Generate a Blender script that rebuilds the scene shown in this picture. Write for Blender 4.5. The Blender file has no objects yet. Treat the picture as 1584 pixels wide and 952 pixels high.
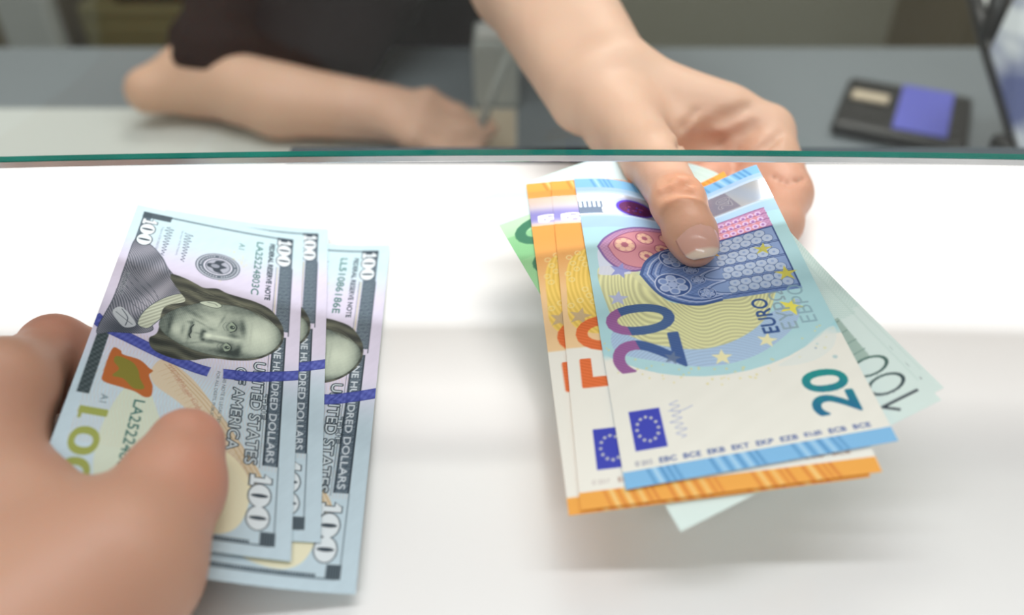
import bpy, math
import numpy as np
from mathutils import Vector

# ---------------------------------------------------------------- camera, world, lights
SC = bpy.context.scene
COL = SC.collection
PIT = math.radians(39.0); CAMH = 210.0; FPX = 1350.0        # millimetres and pixels of a 1584x952 frame
c39, s39 = math.cos(PIT), math.sin(PIT)
MM = 0.001
cam_d = bpy.data.cameras.new('camera'); cam = bpy.data.objects.new('camera', cam_d); COL.objects.link(cam)
cam_d.sensor_width = 36.0; cam_d.lens = FPX * 36.0 / 1584.0
cam.location = (0, 0, CAMH * MM); cam.rotation_euler = (math.radians(90) - PIT, 0, 0)
cam_d.clip_start = 0.01; cam_d.clip_end = 60
cam_d.dof.use_dof = True; cam_d.dof.focus_distance = 0.292; cam_d.dof.aperture_fstop = 5.2
SC.camera = cam
SC.view_settings.view_transform = 'Standard'; SC.view_settings.look = 'None'
SC.view_settings.gamma = 1.0; SC.view_settings.use_curve_mapping = False
SC.view_settings.exposure = -0.2
w = bpy.data.worlds.new('world'); SC.world = w; w.use_nodes = True
bg = w.node_tree.nodes['Background']; bg.inputs[0].default_value = (1.0, 0.93, 0.83, 1); bg.inputs[1].default_value = 0.36

def area(name, loc, size, power, color, rot=(0, 0, 0)):
    l = bpy.data.lights.new(name, 'AREA'); l.shape = 'RECTANGLE'; l.size, l.size_y = size
    l.energy = power; l.color = color
    o = bpy.data.objects.new(name, l); COL.objects.link(o); o.location = loc; o.rotation_euler = rot
    return o
area('ceiling_strip_light', (0.0, 0.30, 1.25), (1.7, 0.14), 13.2, (0.93, 0.965, 1.0))
area('ceiling_panel_light', (0.25, 1.5, 1.7), (1.2, 0.6), 26.0, (1.0, 0.97, 0.93), (math.radians(-20), 0, 0))
area('front_strip_light', (-0.3, -1.15, 1.50), (1.6, 0.14), 11.0, (0.90, 0.95, 1.0), (math.radians(38), 0, 0))

# ---------------------------------------------------------------- geometry helpers (millimetres)
def ray(px, py):
    x = (px - 792) / FPX; y = (py - 476) / FPX
    return np.array([x, c39 - y * s39, -s39 - y * c39])
def U(px, py, Z): return np.array([0, 0, CAMH]) + ray(px, py) * Z
def at_h(px, py, h):
    r = ray(px, py); return np.array([0, 0, CAMH]) + r * ((h - CAMH) / r[2])

def mesh_obj(name, verts, faces, mat, parent=None, smooth=True):
    me = bpy.data.meshes.new(name)
    v = np.asarray(verts, np.float64) * MM
    if isinstance(faces, np.ndarray):
        n, k = faces.shape
        me.vertices.add(len(v)); me.vertices.foreach_set('co', v.astype(np.float32).ravel())
        me.loops.add(n * k); me.loops.foreach_set('vertex_index', faces.astype(np.int32).ravel())
        me.polygons.add(n); me.polygons.foreach_set('loop_start', np.arange(0, n * k, k, dtype=np.int32))
        me.polygons.foreach_set('loop_total', np.full(n, k, np.int32))
        me.update(calc_edges=True)
    else:
        me.from_pydata([tuple(p) for p in v], [], faces); me.update()
    if smooth: me.polygons.foreach_set('use_smooth', np.ones(len(me.polygons), bool))
    o = bpy.data.objects.new(name, me); COL.objects.link(o)
    if mat: me.materials.append(mat)
    if parent is not None: o.parent = parent
    return o
def tag(o, label=None, cat=None, group=None, kind=None):
    for k, x in (('label', label), ('category', cat), ('group', group), ('kind', kind)):
        if x: o[k] = x
    return o
def empty(name, label, cat, loc, group=None):
    o = bpy.data.objects.new(name, None); COL.objects.link(o)
    o.location = [c * MM for c in loc]; o.empty_display_size = .02
    return tag(o, label, cat, group)
def child(o, parent):
    """parent a mesh given in world millimetres under an Empty that stands at its base"""
    o.parent = parent
    l = parent.location
    o.data.transform(__import__('mathutils').Matrix.Translation((-l.x, -l.y, -l.z)))
    return o

class MB:
    def __init__(s): s.v = []; s.f = []
    def add(s, v, f):
        b = len(s.v); s.v += [tuple(p) for p in v]; s.f += [tuple(i + b for i in q) for q in f]; return s
    def box(s, lo, hi, bev=0, rz=0, rx=0, c=None):
        x0, y0, z0 = lo; x1, y1, z1 = hi
        m = min(bev, (x1-x0)/2.01, (y1-y0)/2.01, (z1-z0)/2.01)
        if m <= 0:
            v = [(x, y, z) for z in (z0, z1) for x, y in ((x0, y0), (x1, y0), (x1, y1), (x0, y1))]
            f = [(3, 2, 1, 0), (4, 5, 6, 7), (0, 1, 5, 4), (1, 2, 6, 5), (2, 3, 7, 6), (3, 0, 4, 7)]
        else:
            rings = []
            for z, k in ((z0, 1), (z0 + m*.3, .3), (z0 + m, 0), (z1 - m, 0), (z1 - m*.3, .3), (z1, 1)):
                q = m * k; n = 4; ring = []
                for cx, cy, a0 in ((x1 - m, y1 - m, 0), (x0 + m, y1 - m, 90), (x0 + m, y0 + m, 180), (x1 - m, y0 + m, 270)):
                    for i in range(n + 1):
                        a = math.radians(a0 + 90 * i / n); ring.append((cx + (m - q) * math.cos(a), cy + (m - q) * math.sin(a), z))
                rings.append(ring)
            N = len(rings[0]); v = sum(rings, [])
            f = [(r*N + i, r*N + (i+1) % N, (r+1)*N + (i+1) % N, (r+1)*N + i) for r in range(5) for i in range(N)]
            f += [tuple(range(N - 1, -1, -1)), tuple(range(5*N, 6*N))]
        if rz or rx:
            c = c or ((x0+x1)/2, (y0+y1)/2, (z0+z1)/2)
            v = [rot(p, c, rz, rx) for p in v]
        return s.add(v, f)
    def tube(s, pts, r, n=12, cap=True):
        pts = [np.array(p, float) for p in pts]; rr = r if hasattr(r, '__len__') else [r] * len(pts)
        v = []; f = []
        up = np.array([0, 0, 1.])
        for i, p in enumerate(pts):
            d = pts[min(i+1, len(pts)-1)] - pts[max(i-1, 0)]; d /= np.linalg.norm(d)
            a = np.cross(d, up if abs(d[2]) < .95 else np.array([1., 0, 0])); a /= np.linalg.norm(a); b = np.cross(d, a)
            for k in range(n):
                t = 2 * math.pi * k / n; v.append(p + rr[i] * (math.cos(t) * a + math.sin(t) * b))
        for i in range(len(pts) - 1):
            for k in range(n): f.append((i*n + k, i*n + (k+1) % n, (i+1)*n + (k+1) % n, (i+1)*n + k))
        if cap: f += [tuple(range(n - 1, -1, -1)), tuple(range((len(pts)-1)*n, len(pts)*n))]
        return s.add(v, f)
    def build(s, name, mat, parent=None, smooth=False):
        o = mesh_obj(name, s.v, s.f, mat, None, smooth)
        if parent is not None: child(o, parent)
        return o
def rot(p, c, rz, rx):
    x, y, z = p[0]-c[0], p[1]-c[1], p[2]-c[2]
    y, z = y*math.cos(rx) - z*math.sin(rx), y*math.sin(rx) + z*math.cos(rx)
    x, y = x*math.cos(rz) - y*math.sin(rz), x*math.sin(rz) + y*math.cos(rz)
    return (x + c[0], y + c[1], z + c[2])

# ---------------------------------------------------------------- materials
def s2l(c): return tuple(((x / 12.92) if x <= .04045 else ((x + .055) / 1.055) ** 2.4) for x in c)
def hexl(h): return s2l(tuple(int(h[i:i+2], 16) / 255 for i in (0, 2, 4)))
def pbr(name, color, rough=.5, metal=0, spec=.5, noise=None, bump=0, bscale=200, sss=0, coat=0, emit=None):
    m = bpy.data.materials.new(name); m.use_nodes = True; nt = m.node_tree; b = nt.nodes['Principled BSDF']
    b.inputs['Base Color'].default_value = (*color, 1); b.inputs['Roughness'].default_value = rough
    b.inputs['Metallic'].default_value = metal; b.inputs['Specular IOR Level'].default_value = spec
    b.inputs['Coat Weight'].default_value = coat
    tc = nt.nodes.new('ShaderNodeTexCoord')
    if noise:
        sc, amt = noise
        n = nt.nodes.new('ShaderNodeTexNoise'); n.inputs['Scale'].default_value = sc; n.inputs['Detail'].default_value = 4
        nt.links.new(tc.outputs['Object'], n.inputs['Vector'])
        mx = nt.nodes.new('ShaderNodeMix'); mx.data_type = 'RGBA'
        mx.inputs[6].default_value = (*[c * (1 - amt) for c in color], 1); mx.inputs[7].default_value = (*[min(1, c * (1 + amt)) for c in color], 1)
        nt.links.new(n.outputs['Fac'], mx.inputs[0]); nt.links.new(mx.outputs[2], b.inputs['Base Color'])
    if bump:
        n = nt.nodes.new('ShaderNodeTexNoise'); n.inputs['Scale'].default_value = bscale; n.inputs['Detail'].default_value = 5
        nt.links.new(tc.outputs['Object'], n.inputs['Vector'])
        bp = nt.nodes.new('ShaderNodeBump'); bp.inputs['Strength'].default_value = 1; bp.inputs['Distance'].default_value = bump
        nt.links.new(n.outputs['Fac'], bp.inputs['Height']); nt.links.new(bp.outputs['Normal'], b.inputs['Normal'])
    if sss:
        b.inputs['Subsurface Weight'].default_value = sss; b.inputs['Subsurface Radius'].default_value = (1, .35, .2)
        b.inputs['Subsurface Scale'].default_value = .004
    if emit:
        b.inputs['Emission Color'].default_value = (*emit[0], 1); b.inputs['Emission Strength'].default_value = emit[1]
    return m
def attr_mat(name, rough=.55, metal=0, spec=.35, bump=0, bscale=900, sss=0, att='print'):
    m = pbr(name, (1, 1, 1), rough, metal, spec, None, bump, bscale, sss); nt = m.node_tree
    a = nt.nodes.new('ShaderNodeAttribute'); a.attribute_name = att
    nt.links.new(a.outputs['Color'], nt.nodes['Principled BSDF'].inputs['Base Color'])
    return m
M = {}
M['counter'] = pbr('white_gloss_counter', hexl('f1f0ee'), .22, spec=.5, noise=(6, .015))
M['paper'] = attr_mat('banknote_paper', .62, spec=.3, bump=.00003)
M['foil'] = attr_mat('holographic_foil', .24, .65, .6)
M['skin'] = attr_mat('skin', .45, spec=.4, bump=.00012, bscale=420, sss=.35, att='tone')
M['nail'] = attr_mat('nail_plate', .18, spec=.6, sss=.2, att='tone')
M['shirt'] = pbr('dark_brown_shirt', (.016, .010, .011), .85, bump=.0006, bscale=60, spec=.2)
M['hair'] = pbr('dark_hair', (.02, .012, .008), .5)
M['desk_white'] = pbr('pale_grey_laminate', hexl('cfd2cd'), .4, noise=(3, .03))
M['desk_dark'] = pbr('slate_grey_laminate', hexl('7b8286'), .5, noise=(2, .12))
M['floor'] = pbr('olive_brown_floor', hexl('5b5a47'), .6, noise=(2.2, .35))
M['black'] = pbr('black_plastic', (.012, .012, .012), .4)
M['mat'] = pbr('charcoal_mat', hexl('3d464f'), .6)
M['olive'] = pbr('olive_panel', hexl('77704a'), .6, noise=(3, .15))
M['brown'] = pbr('brown_panel', hexl('6a5f45'), .6, noise=(3, .2))
M['pale'] = pbr('pale_grey_plastic', hexl('b4b8b4'), .45)
M['sheet'] = pbr('white_paper_sheet', hexl('dcdcd8'), .7)
M['beige'] = pbr('beige_card', hexl('c9b9a0'), .6)
M['bluecard'] = pbr('violet_blue_cloth', hexl('6468c8'), .5)
M['wall'] = pbr('grey_wall_paint', hexl('a5a494'), .8, noise=(1.5, .1))
# ---------------------------------------------------------------- a small painter for the printed faces (millimetres on the note)
_glyph = {}
def glyph_edges(s):
    if s in _glyph: return _glyph[s]
    cu = bpy.data.curves.new('t', 'FONT'); cu.body = s; cu.fill_mode = 'NONE'; cu.resolution_u = 5
    o = bpy.data.objects.new('t', cu); me = o.to_mesh()
    v = np.array([p.co[:2] for p in me.vertices]).reshape(-1, 2); e = np.array([tuple(q.vertices) for q in me.edges]).reshape(-1, 2)
    o.to_mesh_clear(); bpy.data.objects.remove(o); bpy.data.curves.remove(cu)
    _glyph[s] = (v, e); return v, e
def spl(pts, closed=True, n=8):
    P = np.array(pts, float); N = len(P); out = []
    rng = range(N) if closed else range(N - 1)
    for i in rng:
        a, b, c, d = (P[(i-1) % N], P[i], P[(i+1) % N], P[(i+2) % N]) if closed else (P[max(i-1, 0)], P[i], P[i+1], P[min(i+2, N-1)])
        for t in np.linspace(0, 1, n, endpoint=False):
            out.append(.5 * ((2*b) + (-a+c)*t + (2*a-5*b+4*c-d)*t*t + (-a+3*b-3*c+d)*t**3))
    if not closed: out.append(P[-1])
    return np.array(out)
def rgb(h): return np.array([int(h[i:i+2], 16) / 255 for i in (0, 2, 4)])
class Paint:
    def __init__(s, L, S, R, base):
        s.L, s.S, s.R = L, S, R; s.W = int(round(L*R)) + 1; s.H = int(round(S*R)) + 1
        s.im = np.zeros((s.H, s.W, 3), np.float32); s.im[:] = rgb(base)
        s.Y, s.X = np.mgrid[0:s.H, 0:s.W].astype(np.float32) / R
        s.rs = np.random.RandomState(3)
    def mask_edges(s, a, b):
        """even-odd coverage of a set of edges, returned as (slices, mask)"""
        a = a * s.R; b = b * s.R
        lo = np.floor(np.minimum(a.min(0), b.min(0))).astype(int) - 1; hi = np.ceil(np.maximum(a.max(0), b.max(0))).astype(int) + 2
        x0, y0 = max(lo[0], 0), max(lo[1], 0); x1, y1 = min(hi[0], s.W), min(hi[1], s.H)
        if x1 <= x0 or y1 <= y0: return None, None
        T = np.zeros((y1-y0, x1-x0+1), np.int32)
        for (ax, ay), (bx, by) in zip(a, b):
            if ay == by: continue
            if ay > by: ax, ay, bx, by = bx, by, ax, ay
            r0 = max(int(math.ceil(ay)), y0); r1 = min(int(math.ceil(by)), y1)
            if r1 <= r0: continue
            ys = np.arange(r0, r1); xs = ax + (ys - ay) * (bx - ax) / (by - ay)
            xi = np.clip(np.ceil(xs).astype(int) - x0, 0, x1-x0); np.add.at(T, (ys - y0, xi), 1)
        m = (np.cumsum(T, 1)[:, :-1] & 1).astype(bool)
        return (slice(y0, y1), slice(x0, x1)), m
    def put(s, sl, m, col, a=1.0, mul=False):
        if sl is None: return
        reg = s.im[sl]
        if callable(col): c = col(s.X[sl], s.Y[sl])
        else: c = rgb(col) if isinstance(col, str) else np.array(col)
        al = (m * a)[..., None] if np.isscalar(a) else (m * a[sl])[..., None]
        s.im[sl] = reg * (1 - al) + (reg * c if mul else c) * al
    def poly(s, pts, col, a=1.0, mul=False):
        P = np.array(pts, float); sl, m = s.mask_edges(P, np.roll(P, -1, 0)); s.put(sl, m, col, a, mul); return sl, m
    def rect(s, x0, y0, x1, y1, col, a=1.0, mul=False): s.poly([(x0, y0), (x1, y0), (x1, y1), (x0, y1)], col, a, mul)
    def ell(s, cx, cy, rx, ry, col, a=1.0, ang=0, hole=0):
        t = np.linspace(0, 2*np.pi, 48, endpoint=False); ca, sa = math.cos(ang), math.sin(ang)
        def ring(k): x, y = rx*k*np.cos(t), ry*k*np.sin(t); return np.c_[cx + x*ca - y*sa, cy + x*sa + y*ca]
        A = ring(1); E0, E1 = A, np.roll(A, -1, 0)
        if hole: B = ring(hole); E0 = np.r_[E0, B]; E1 = np.r_[E1, np.roll(B, -1, 0)]
        sl, m = s.mask_edges(E0, E1); s.put(sl, m, col, a)
    def line(s, pts, wd, col, a=1.0, closed=False):
        P = np.array(pts, float)
        if closed: P = np.r_[P, P[:1]]
        lo = P.min(0) - wd; hi = P.max(0) + wd
        x0, y0 = np.maximum((lo*s.R).astype(int), 0); x1, y1 = np.minimum((hi*s.R).astype(int) + 2, (s.W, s.H))
        if x1 <= x0 or y1 <= y0: return
        m = np.zeros((y1-y0, x1-x0), bool)
        for p, q in zip(P[:-1], P[1:]):
            l2 = np.minimum(p, q) - wd; h2 = np.maximum(p, q) + wd
            a0, b0 = np.maximum((l2*s.R).astype(int), (x0, y0)); a1, b1 = np.minimum((h2*s.R).astype(int) + 2, (x1, y1))
            if a1 <= a0 or b1 <= b0: continue
            X = s.X[b0:b1, a0:a1]; Y = s.Y[b0:b1, a0:a1]; d = q - p; L2 = d @ d + 1e-9
            t = np.clip(((X-p[0])*d[0] + (Y-p[1])*d[1]) / L2, 0, 1)
            m[b0-y0:b1-y0, a0-x0:a1-x0] |= (X-p[0]-t*d[0])**2 + (Y-p[1]-t*d[1])**2 < (wd/2)**2
        s.put((slice(y0, y1), slice(x0, x1)), m, col, a)
    def text(s, t, x, y, wdt, hgt, col, a=1.0, grow=0, ang=0, rise=None, ser=0):
        """x,y = lower left corner of the text box; the ink is fitted to wdt x hgt; ang turns it about that corner"""
        v, e = glyph_edges(t)
        if len(v) == 0: return
        lo, hi = v.min(0), v.max(0); q = (v - lo) / (hi - lo) * [wdt, hgt]; q[:, 1] *= -1
        ca, sa = math.cos(ang), math.sin(ang); q = np.c_[q[:, 0]*ca - q[:, 1]*sa + x, q[:, 0]*sa + q[:, 1]*ca + y]
        A, B = q[e[:, 0]], q[e[:, 1]]
        sl, m = s.mask_edges(A, B)
        if sl is None: return
        if grow:
            n = max(1, int(round(grow * s.R))); pad = n + 1
            y0, y1, x0, x1 = max(sl[0].start-pad, 0), min(sl[0].stop+pad, s.H), max(sl[1].start-pad, 0), min(sl[1].stop+pad, s.W)
            M2 = np.zeros((y1-y0, x1-x0), bool); M2[sl[0].start-y0:sl[0].stop-y0, sl[1].start-x0:sl[1].stop-x0] = m
            R2 = M2.copy()
            for dx in range(-n, n+1):
                for dy in range(-n, n+1):
                    if dx*dx + dy*dy <= n*n + .5: R2 |= np.roll(np.roll(M2, dx, 1), dy, 0)
            sl, m = (slice(y0, y1), slice(x0, x1)), R2
        s.put(sl, m, col, a); return sl, m
    def tone(s, f, a):   # smooth tint: f(X,Y) -> rgb array
        s.im = s.im * (1 - a[..., None]) + f * a[..., None]
    def star(s, x, y, r, col, a=1.0, ang=0, inner=.42):
        t = np.arange(10) * np.pi/5 + ang; rr = np.where(np.arange(10) % 2 == 0, r, r*inner)
        s.poly(np.c_[x + rr*np.cos(t), y + rr*np.sin(t)], col, a)
def sm(a, b, x): t = np.clip((x-a)/(b-a), 0, 1); return t*t*(3-2*t)
def G(X, Y, cx, cy, sx, sy, ang=0):
    ca, sa = math.cos(ang), math.sin(ang); u = (X-cx)*ca + (Y-cy)*sa; v = -(X-cx)*sa + (Y-cy)*ca
    return np.exp(-(u/sx)**2 - (v/sy)**2)
def wob(X, Y, k, seed=0):
    r = np.random.RandomState(seed); o = 0
    for i in range(5):
        a, b, c = r.randn(3); o = o + np.sin(k*(a*X + b*Y) + 6*c) / 5
    return o

# ---------------------------------------------------------------- one hundred dollar note
INK = '2c3a45'
def dollar(serial, second, R):
    p = Paint(156, 66, R, 'c6dbe2'); X, Y = p.X, p.Y
    g = lambda a, b, t: rgb(a) * (1 - t[..., None]) + rgb(b) * t[..., None]
    p.im[:] = g('c4dfe6', 'd8d2e6', sm(12, 38, X)); p.im[:] = p.im * (1 - sm(74, 100, X)[..., None]) + rgb('bfd3dd') * sm(74, 100, X)[..., None]
    p.im += (wob(X, Y, 1.2, 2) * .012)[..., None]
    INS = (X > 4) & (X < 152) & (Y > 5) & (Y < 62.5)
    # faint pink rosette lines of the background
    for k, (c, al) in enumerate((('c9a9b8', .25), ('d8b58c', .25))):
        f = np.sin(6.2 * (Y + 2*np.sin(X*.16 + k) + k)) > .78; p.put((slice(0, p.H), slice(0, p.W)), f & INS & (X > 76) & (X < 126), c, al)
    # yellow specks left of the seal
    for i in range(26):
        x = 17 + 21 * p.rs.rand(); y = 21 + 15 * p.rs.rand(); p.text('100', x, y, 1.7, .9, 'dcd68a', .55, ang=0)
    # quill and bell ornament in tan
    q = spl([(86, 43), (92, 34), (104, 25), (116, 17), (126, 10.5), (132, 9), (134, 12), (124, 20), (112, 28), (104, 36), (98, 44), (92, 46)])
    p.poly(q, 'd9bf98', .75)
    for d in (-1.5, 0, 1.6): p.line(spl([(88, 41+d), (102, 28+d), (116, 18.5+d), (130, 10.5+d)], False), .25, 'b08c5c', .7)
    for i in range(26):
        t = i / 26; x = 89 + 38*t; y = 40.5 - 29*t; p.line([(x, y), (x + 3.2, y + 3.4 - 2*t)], .14, 'b8935f', .5)
    p.poly(spl([(120, 22), (128, 14), (138, 12.5), (147, 15), (150.3, 21), (148, 31), (140, 39), (128, 42), (120, 36)]), 'e9e3c2', .95)
    p.poly(spl([(98, 47), (108, 42), (120, 38), (134, 40), (142, 45), (138, 53), (120, 55), (102, 52)]), 'd9dcae', .5)
    for k in range(5):
        x = 84 + 5.2*k
        p.text(['July 4, 1776', 'We hold these', 'the pursuit', 'in Congress', 'July 4, 1776'][k], x, 45 - 3.4*k, 13, 2.2, 'b5816a', .55, ang=-.55)
    # frame
    p.line([(3.9, 10), (3.9, 57)], .22, INK, .8); p.line([(152, 6), (152, 61.5)], .4, INK, .9)
    for i in range(58):
        y = 11 + 46*i/58
        p.ell(4.5, y, .5, .33, INK, .9); p.ell(151.2, y + .8, .55, .33, INK, .95)
    p.line([(124, 4.9), (152, 4.9)], .25, INK, .8)
    # corner block and long engraved band at the top edge of the note
    def leaf(X, Y): t = (.5 + .5*np.sin(5*X + 3*np.sin(2.2*Y + X)) * np.sin(4*Y)) ; return rgb('3a4957')*(1-t[..., None]*.55) + rgb('9fb0b8')*t[..., None]*.55
    p.rect(3.6, 4.3, 62, 9.2, leaf, .95)
    p.rect(3.6, 4.3, 9, 10.8, '35444f', .9)
    for i in range(9): p.ell(27 + 4*i, 7, 1.5, 1.5, '65767f', .9, hole=.55)
    p.line([(24, 9.9), (68, 9.9)], .3, 'c3bb8c', .9); p.line([(24, 10.5), (125, 10.4)], .18, INK, .8); p.line([(24, 4.2), (64, 4.2)], .3, INK)
    p.rect(65, 4.9, 124, 9.7, leaf, 1); p.rect(65, 4.9, 124, 5.5, INK); p.rect(65, 9.1, 124, 9.7, INK)
    p.text('ONE HUNDRED DOLLARS', 66.5, 8.7, 56, 2.3, 'c9d3da', 1, grow=.02)
    # lower edge band
    p.rect(3.8, 59.8, 27, 62.9, leaf, .95); p.rect(3.6, 52.5, 7.6, 63, '3d4b54', .92)
    p.rect(78.5, 60.8, 107, 64.2, lambda X, Y: rgb('3c4a4e') + (.09*np.sin(3*X)*np.sin(3*Y + X))[..., None], 1)
    p.rect(147.6, 4.6, 152.1, 8.8, lambda X, Y: rgb('46545d') + (.12*np.sin(9*Y))[..., None], 1)
    p.rect(147.8, 57.5, 152, 61.8, '46545d')
    def big100(x0, y0, x1, y1, open_=True, surround=None):
        # numerals with heavy outline, slab 1, pinched zeros
        h = y1 - y0; wd = (x1 - x0)
        w1 = wd * .2; wz = (wd - w1) / 2
        cells = [('1', x0, x0 + w1 * 1.15)] + [('0', x0 + w1 + i*wz - .1, x0 + w1 + (i+1)*wz + .1) for i in (0, 1)]
        for grow, col in ((.34, INK), (0, 'dde6ea')):
            for ch, a, b in cells:
                c = (a+b)/2; yc = (y0+y1)/2
                if ch == '0':
                    p.ell(c, yc, (b-a)/2 + grow, h/2 + grow, col, 1)
                else:
                    p.rect(c - w1*.22 - grow, y0 - grow, c + w1*.22 + grow, y1 + grow, col)
                    p.rect(c - w1*.5 - grow, y1 - h*.2 - grow, c + w1*.5 + grow, y1 + grow, col)
                    p.poly([(c - w1*.6 - grow, y0 + h*.3 + grow), (c - w1*.2, y0 - grow), (c + w1*.22 + grow, y0 - grow), (c + w1*.22, y0 + h*.34)], col)
        for ch, a, b in cells[1:]:
            c = (a+b)/2; yc = (y0+y1)/2; p.ell(c, yc, (b-a)*.085, h*.40, INK, .95)
    big100(5.2, 5.0, 22.8, 10.6); big100(127.5, 6.6, 147.0, 12.8)
    # small lettering
    p.text('FEDERAL RESERVE NOTE', 9, 13.8, 36.2, 1.9, INK, 1, grow=.1)
    p.text(serial, 9.2, 19.0, 34, 2.7, '3f6f68', 1, grow=.06); p.text(second, 12, 25.8, 4.2 if len(second) < 3 else 6.2, 2.3, '3f6f68', .95)
    p.text(serial, 106, 48.4, 34, 3.0, '3f6f68', 1, grow=.06); p.text('100', 112.5, 61.8, 30, 7.2, '9aa352', 1, grow=.35)
    p.rect(112.5, 60.9, 117.2, 61.8, '9aa352')
    p.text('A1', 106, 57.5, 3.5, 2, '4a6670', .9)
    for y, t, h in ((14.9, 'UNITED STATES', 3.5), (20.6, 'OF AMERICA', 3.3)):
        x, wd = (79.6, 44.5) if t[0] == 'U' else (83.5, 36)
        p.text(t, x, y, wd, h, INK, 1, grow=.42); p.text(t, x, y, wd, h, 'cfdbe0', 1)
    p.text('THE', 94.2, 11.2, 11, 1.3, INK, 1, grow=.28); p.text('THE', 94.2, 11.2, 11, 1.3, 'cfdbe0', 1)
    p.text('THIS NOTE IS LEGAL TENDER', 88, 24.3, 26, 1.05, '4d5a66', .95); p.text('FOR ALL DEBTS, PUBLIC AND PRIVATE', 87, 26.6, 33, 1.05, '4d5a66', .95)
    # signatures
    rs = np.random.RandomState(5)
    for y, k in ((52.2, 0), (45.0, 1)):
        p.text('Treasurer of the United States.' if k == 0 else 'Secretary of the Treasury.', 11.5, y + 3.0, 17, .9, '5e6680', .85)
        x = 11 + 1.5*k; pts = []
        for i in range(46): pts.append((x + i*.42, y + 1.4*math.sin(i*1.35 + k) * (1.3 - .02*i) * (.5 + .5*abs(math.sin(i*.31 + k)))))
        p.line(spl(pts, False, 4), .3, '3a4258', .95)
    # seal
    cx, cy = 30.2, 32.2
    p.ell(cx, cy, 8.2, 8.2, '56616c', 1); p.ell(cx, cy, 7.8, 7.8, 'b9bfcb', 1); p.ell(cx, cy, 7.2, 7.2, '5c6773', 1)
    for i in range(40):
        a = i*2*math.pi/40
        if i % 10 == 9: continue
        p.ell(cx + 6.35*math.cos(a), cy + 6.35*math.sin(a), .34, .34, 'ccd0da', .9)
    p.ell(cx, cy, 5.3, 5.3, 'd3d3e0', 1); p.ell(cx, cy, 4.7, 4.7, '5f6975', 1); p.ell(cx, cy, 4.3, 4.3, 'a9adba', 1)
    p.poly(spl([(26.4, 30), (28.5, 31.2), (30, 29), (31.8, 31.2), (34, 30), (33.6, 33), (31.8, 34.2), (31, 36), (29.2, 36), (28.5, 34), (26.6, 33)]), '3a444f', 1)
    p.ell(30.1, 33.2, 1.2, 1.6, 'a9adba', .8)
    # blue ribbon
    for pts in ([(71, 67), (75.3, 62.5), (79.0, 54.5), (83.8, 43.5), (87.0, 34), (88, 29)], [(87.6, 24.5), (86.8, 15), (85.2, 8), (83.2, 0), (82.6, -2)]):
        C = spl(pts, False, 10); T = np.gradient(C, axis=0); T /= np.linalg.norm(T, axis=1)[:, None]; Nn = np.c_[-T[:, 1], T[:, 0]]
        ob = np.r_[C + Nn*2.3, (C - Nn*2.3)[::-1]]
        p.poly(ob, lambda X, Y: rgb('3c49a6') + (.07*np.sin(1.9*X - 1.1*Y)*np.sin(2.3*Y) + .03*np.sin(14*Y))[..., None], .88)
        p.line(C + Nn*2.1, .3, '2a3480', .8); p.line(C - Nn*2.1, .3, '2a3480', .8)
    # inkwell and bell
    p.poly(spl([(84.8, 58.3), (85.6, 56), (87.2, 55), (88.2, 50), (91.2, 46.6), (92.2, 45.4), (94, 46.2), (96, 45.6), (99, 44.4), (103.2, 44.2), (104.2, 46), (102.6, 49), (101.8, 53), (100.6, 58.2), (97, 58.9), (90, 58.9)]), 'b4622a', 1)
    p.poly(spl([(88.3, 56.5), (89.8, 52), (93, 49.6), (96.5, 48.5), (100.5, 46.6), (101.3, 49.5), (98, 53), (97.5, 56.2), (94, 55), (91, 57)]), '7f7c2a', .95)
    # ---- engraved portrait
    coat = spl([(23.8, 62.8), (23.2, 59.5), (26, 56), (31, 52.2), (36.5, 49.5), (40, 47), (44, 43), (49, 40), (56, 43), (62, 47), (68, 50), (72.5, 48.6), (75.5, 52), (77.5, 60), (78.6, 64.5), (60, 63.1), (40, 63)])
    def coatc(X, Y):
        sh = .50 + .13*np.sin(.33*X - .55*Y + 1.5*np.sin(.2*Y)) - .42*G(X, Y, 73, 58, 6, 7) + .22*G(X, Y, 56, 50, 9, 4, .4) - .2*G(X, Y, 48, 58, 6, 3)
        h = np.sin(8.5*(Y*.8 + X*.55 + 1.2*np.sin(.25*X))) * .3; l = np.clip(sh + h, 0, 1)[..., None]
        return rgb('38414c')*(1-l) + rgb('b9b7c3')*l
    p.poly(coat, coatc, 1); p.line(coat, .3, '353d49', .8, True)
    for k in range(5): p.line(spl([(38 + 4*k, 62), (45 + 4*k, 57), (52 + 3.4*k, 51.5), (57 + 3*k, 49)], False), .28, '3a4350', .6)
    p.poly(spl([(64, 60), (68, 56), (72, 54), (74, 57), (71, 60), (67, 62)]), 'c5ccd0', .9); p.line(spl([(65, 59.5), (69, 57), (73, 57)], False), .3, '3a4350', .9); p.line(spl([(67, 61), (70, 57.5), (72, 55)], False), .25, '3a4350', .8)
    p.text('FRANKLIN', 44, 62.3, 13, 1.5, 'aeb4bb', 1, grow=.15); p.text('FRANKLIN', 44, 62.3, 13, 1.5, '38414c', 1)
    big100(8.2, 57.2, 25.8, 62.4)
    collar = spl([(49.5, 39), (54, 35.8), (58, 41), (63, 45.6), (69, 48.4), (72.4, 50.4), (71, 53.6), (64, 52.8), (57, 49.4), (51.5, 44.4)])
    p.poly(collar, lambda X, Y: rgb('cfd6c2') - (.16*(.5 + .5*np.sin(3.2*(X - Y))))[..., None], 1); p.line(collar, .3, '47525a', .8, True)
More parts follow.
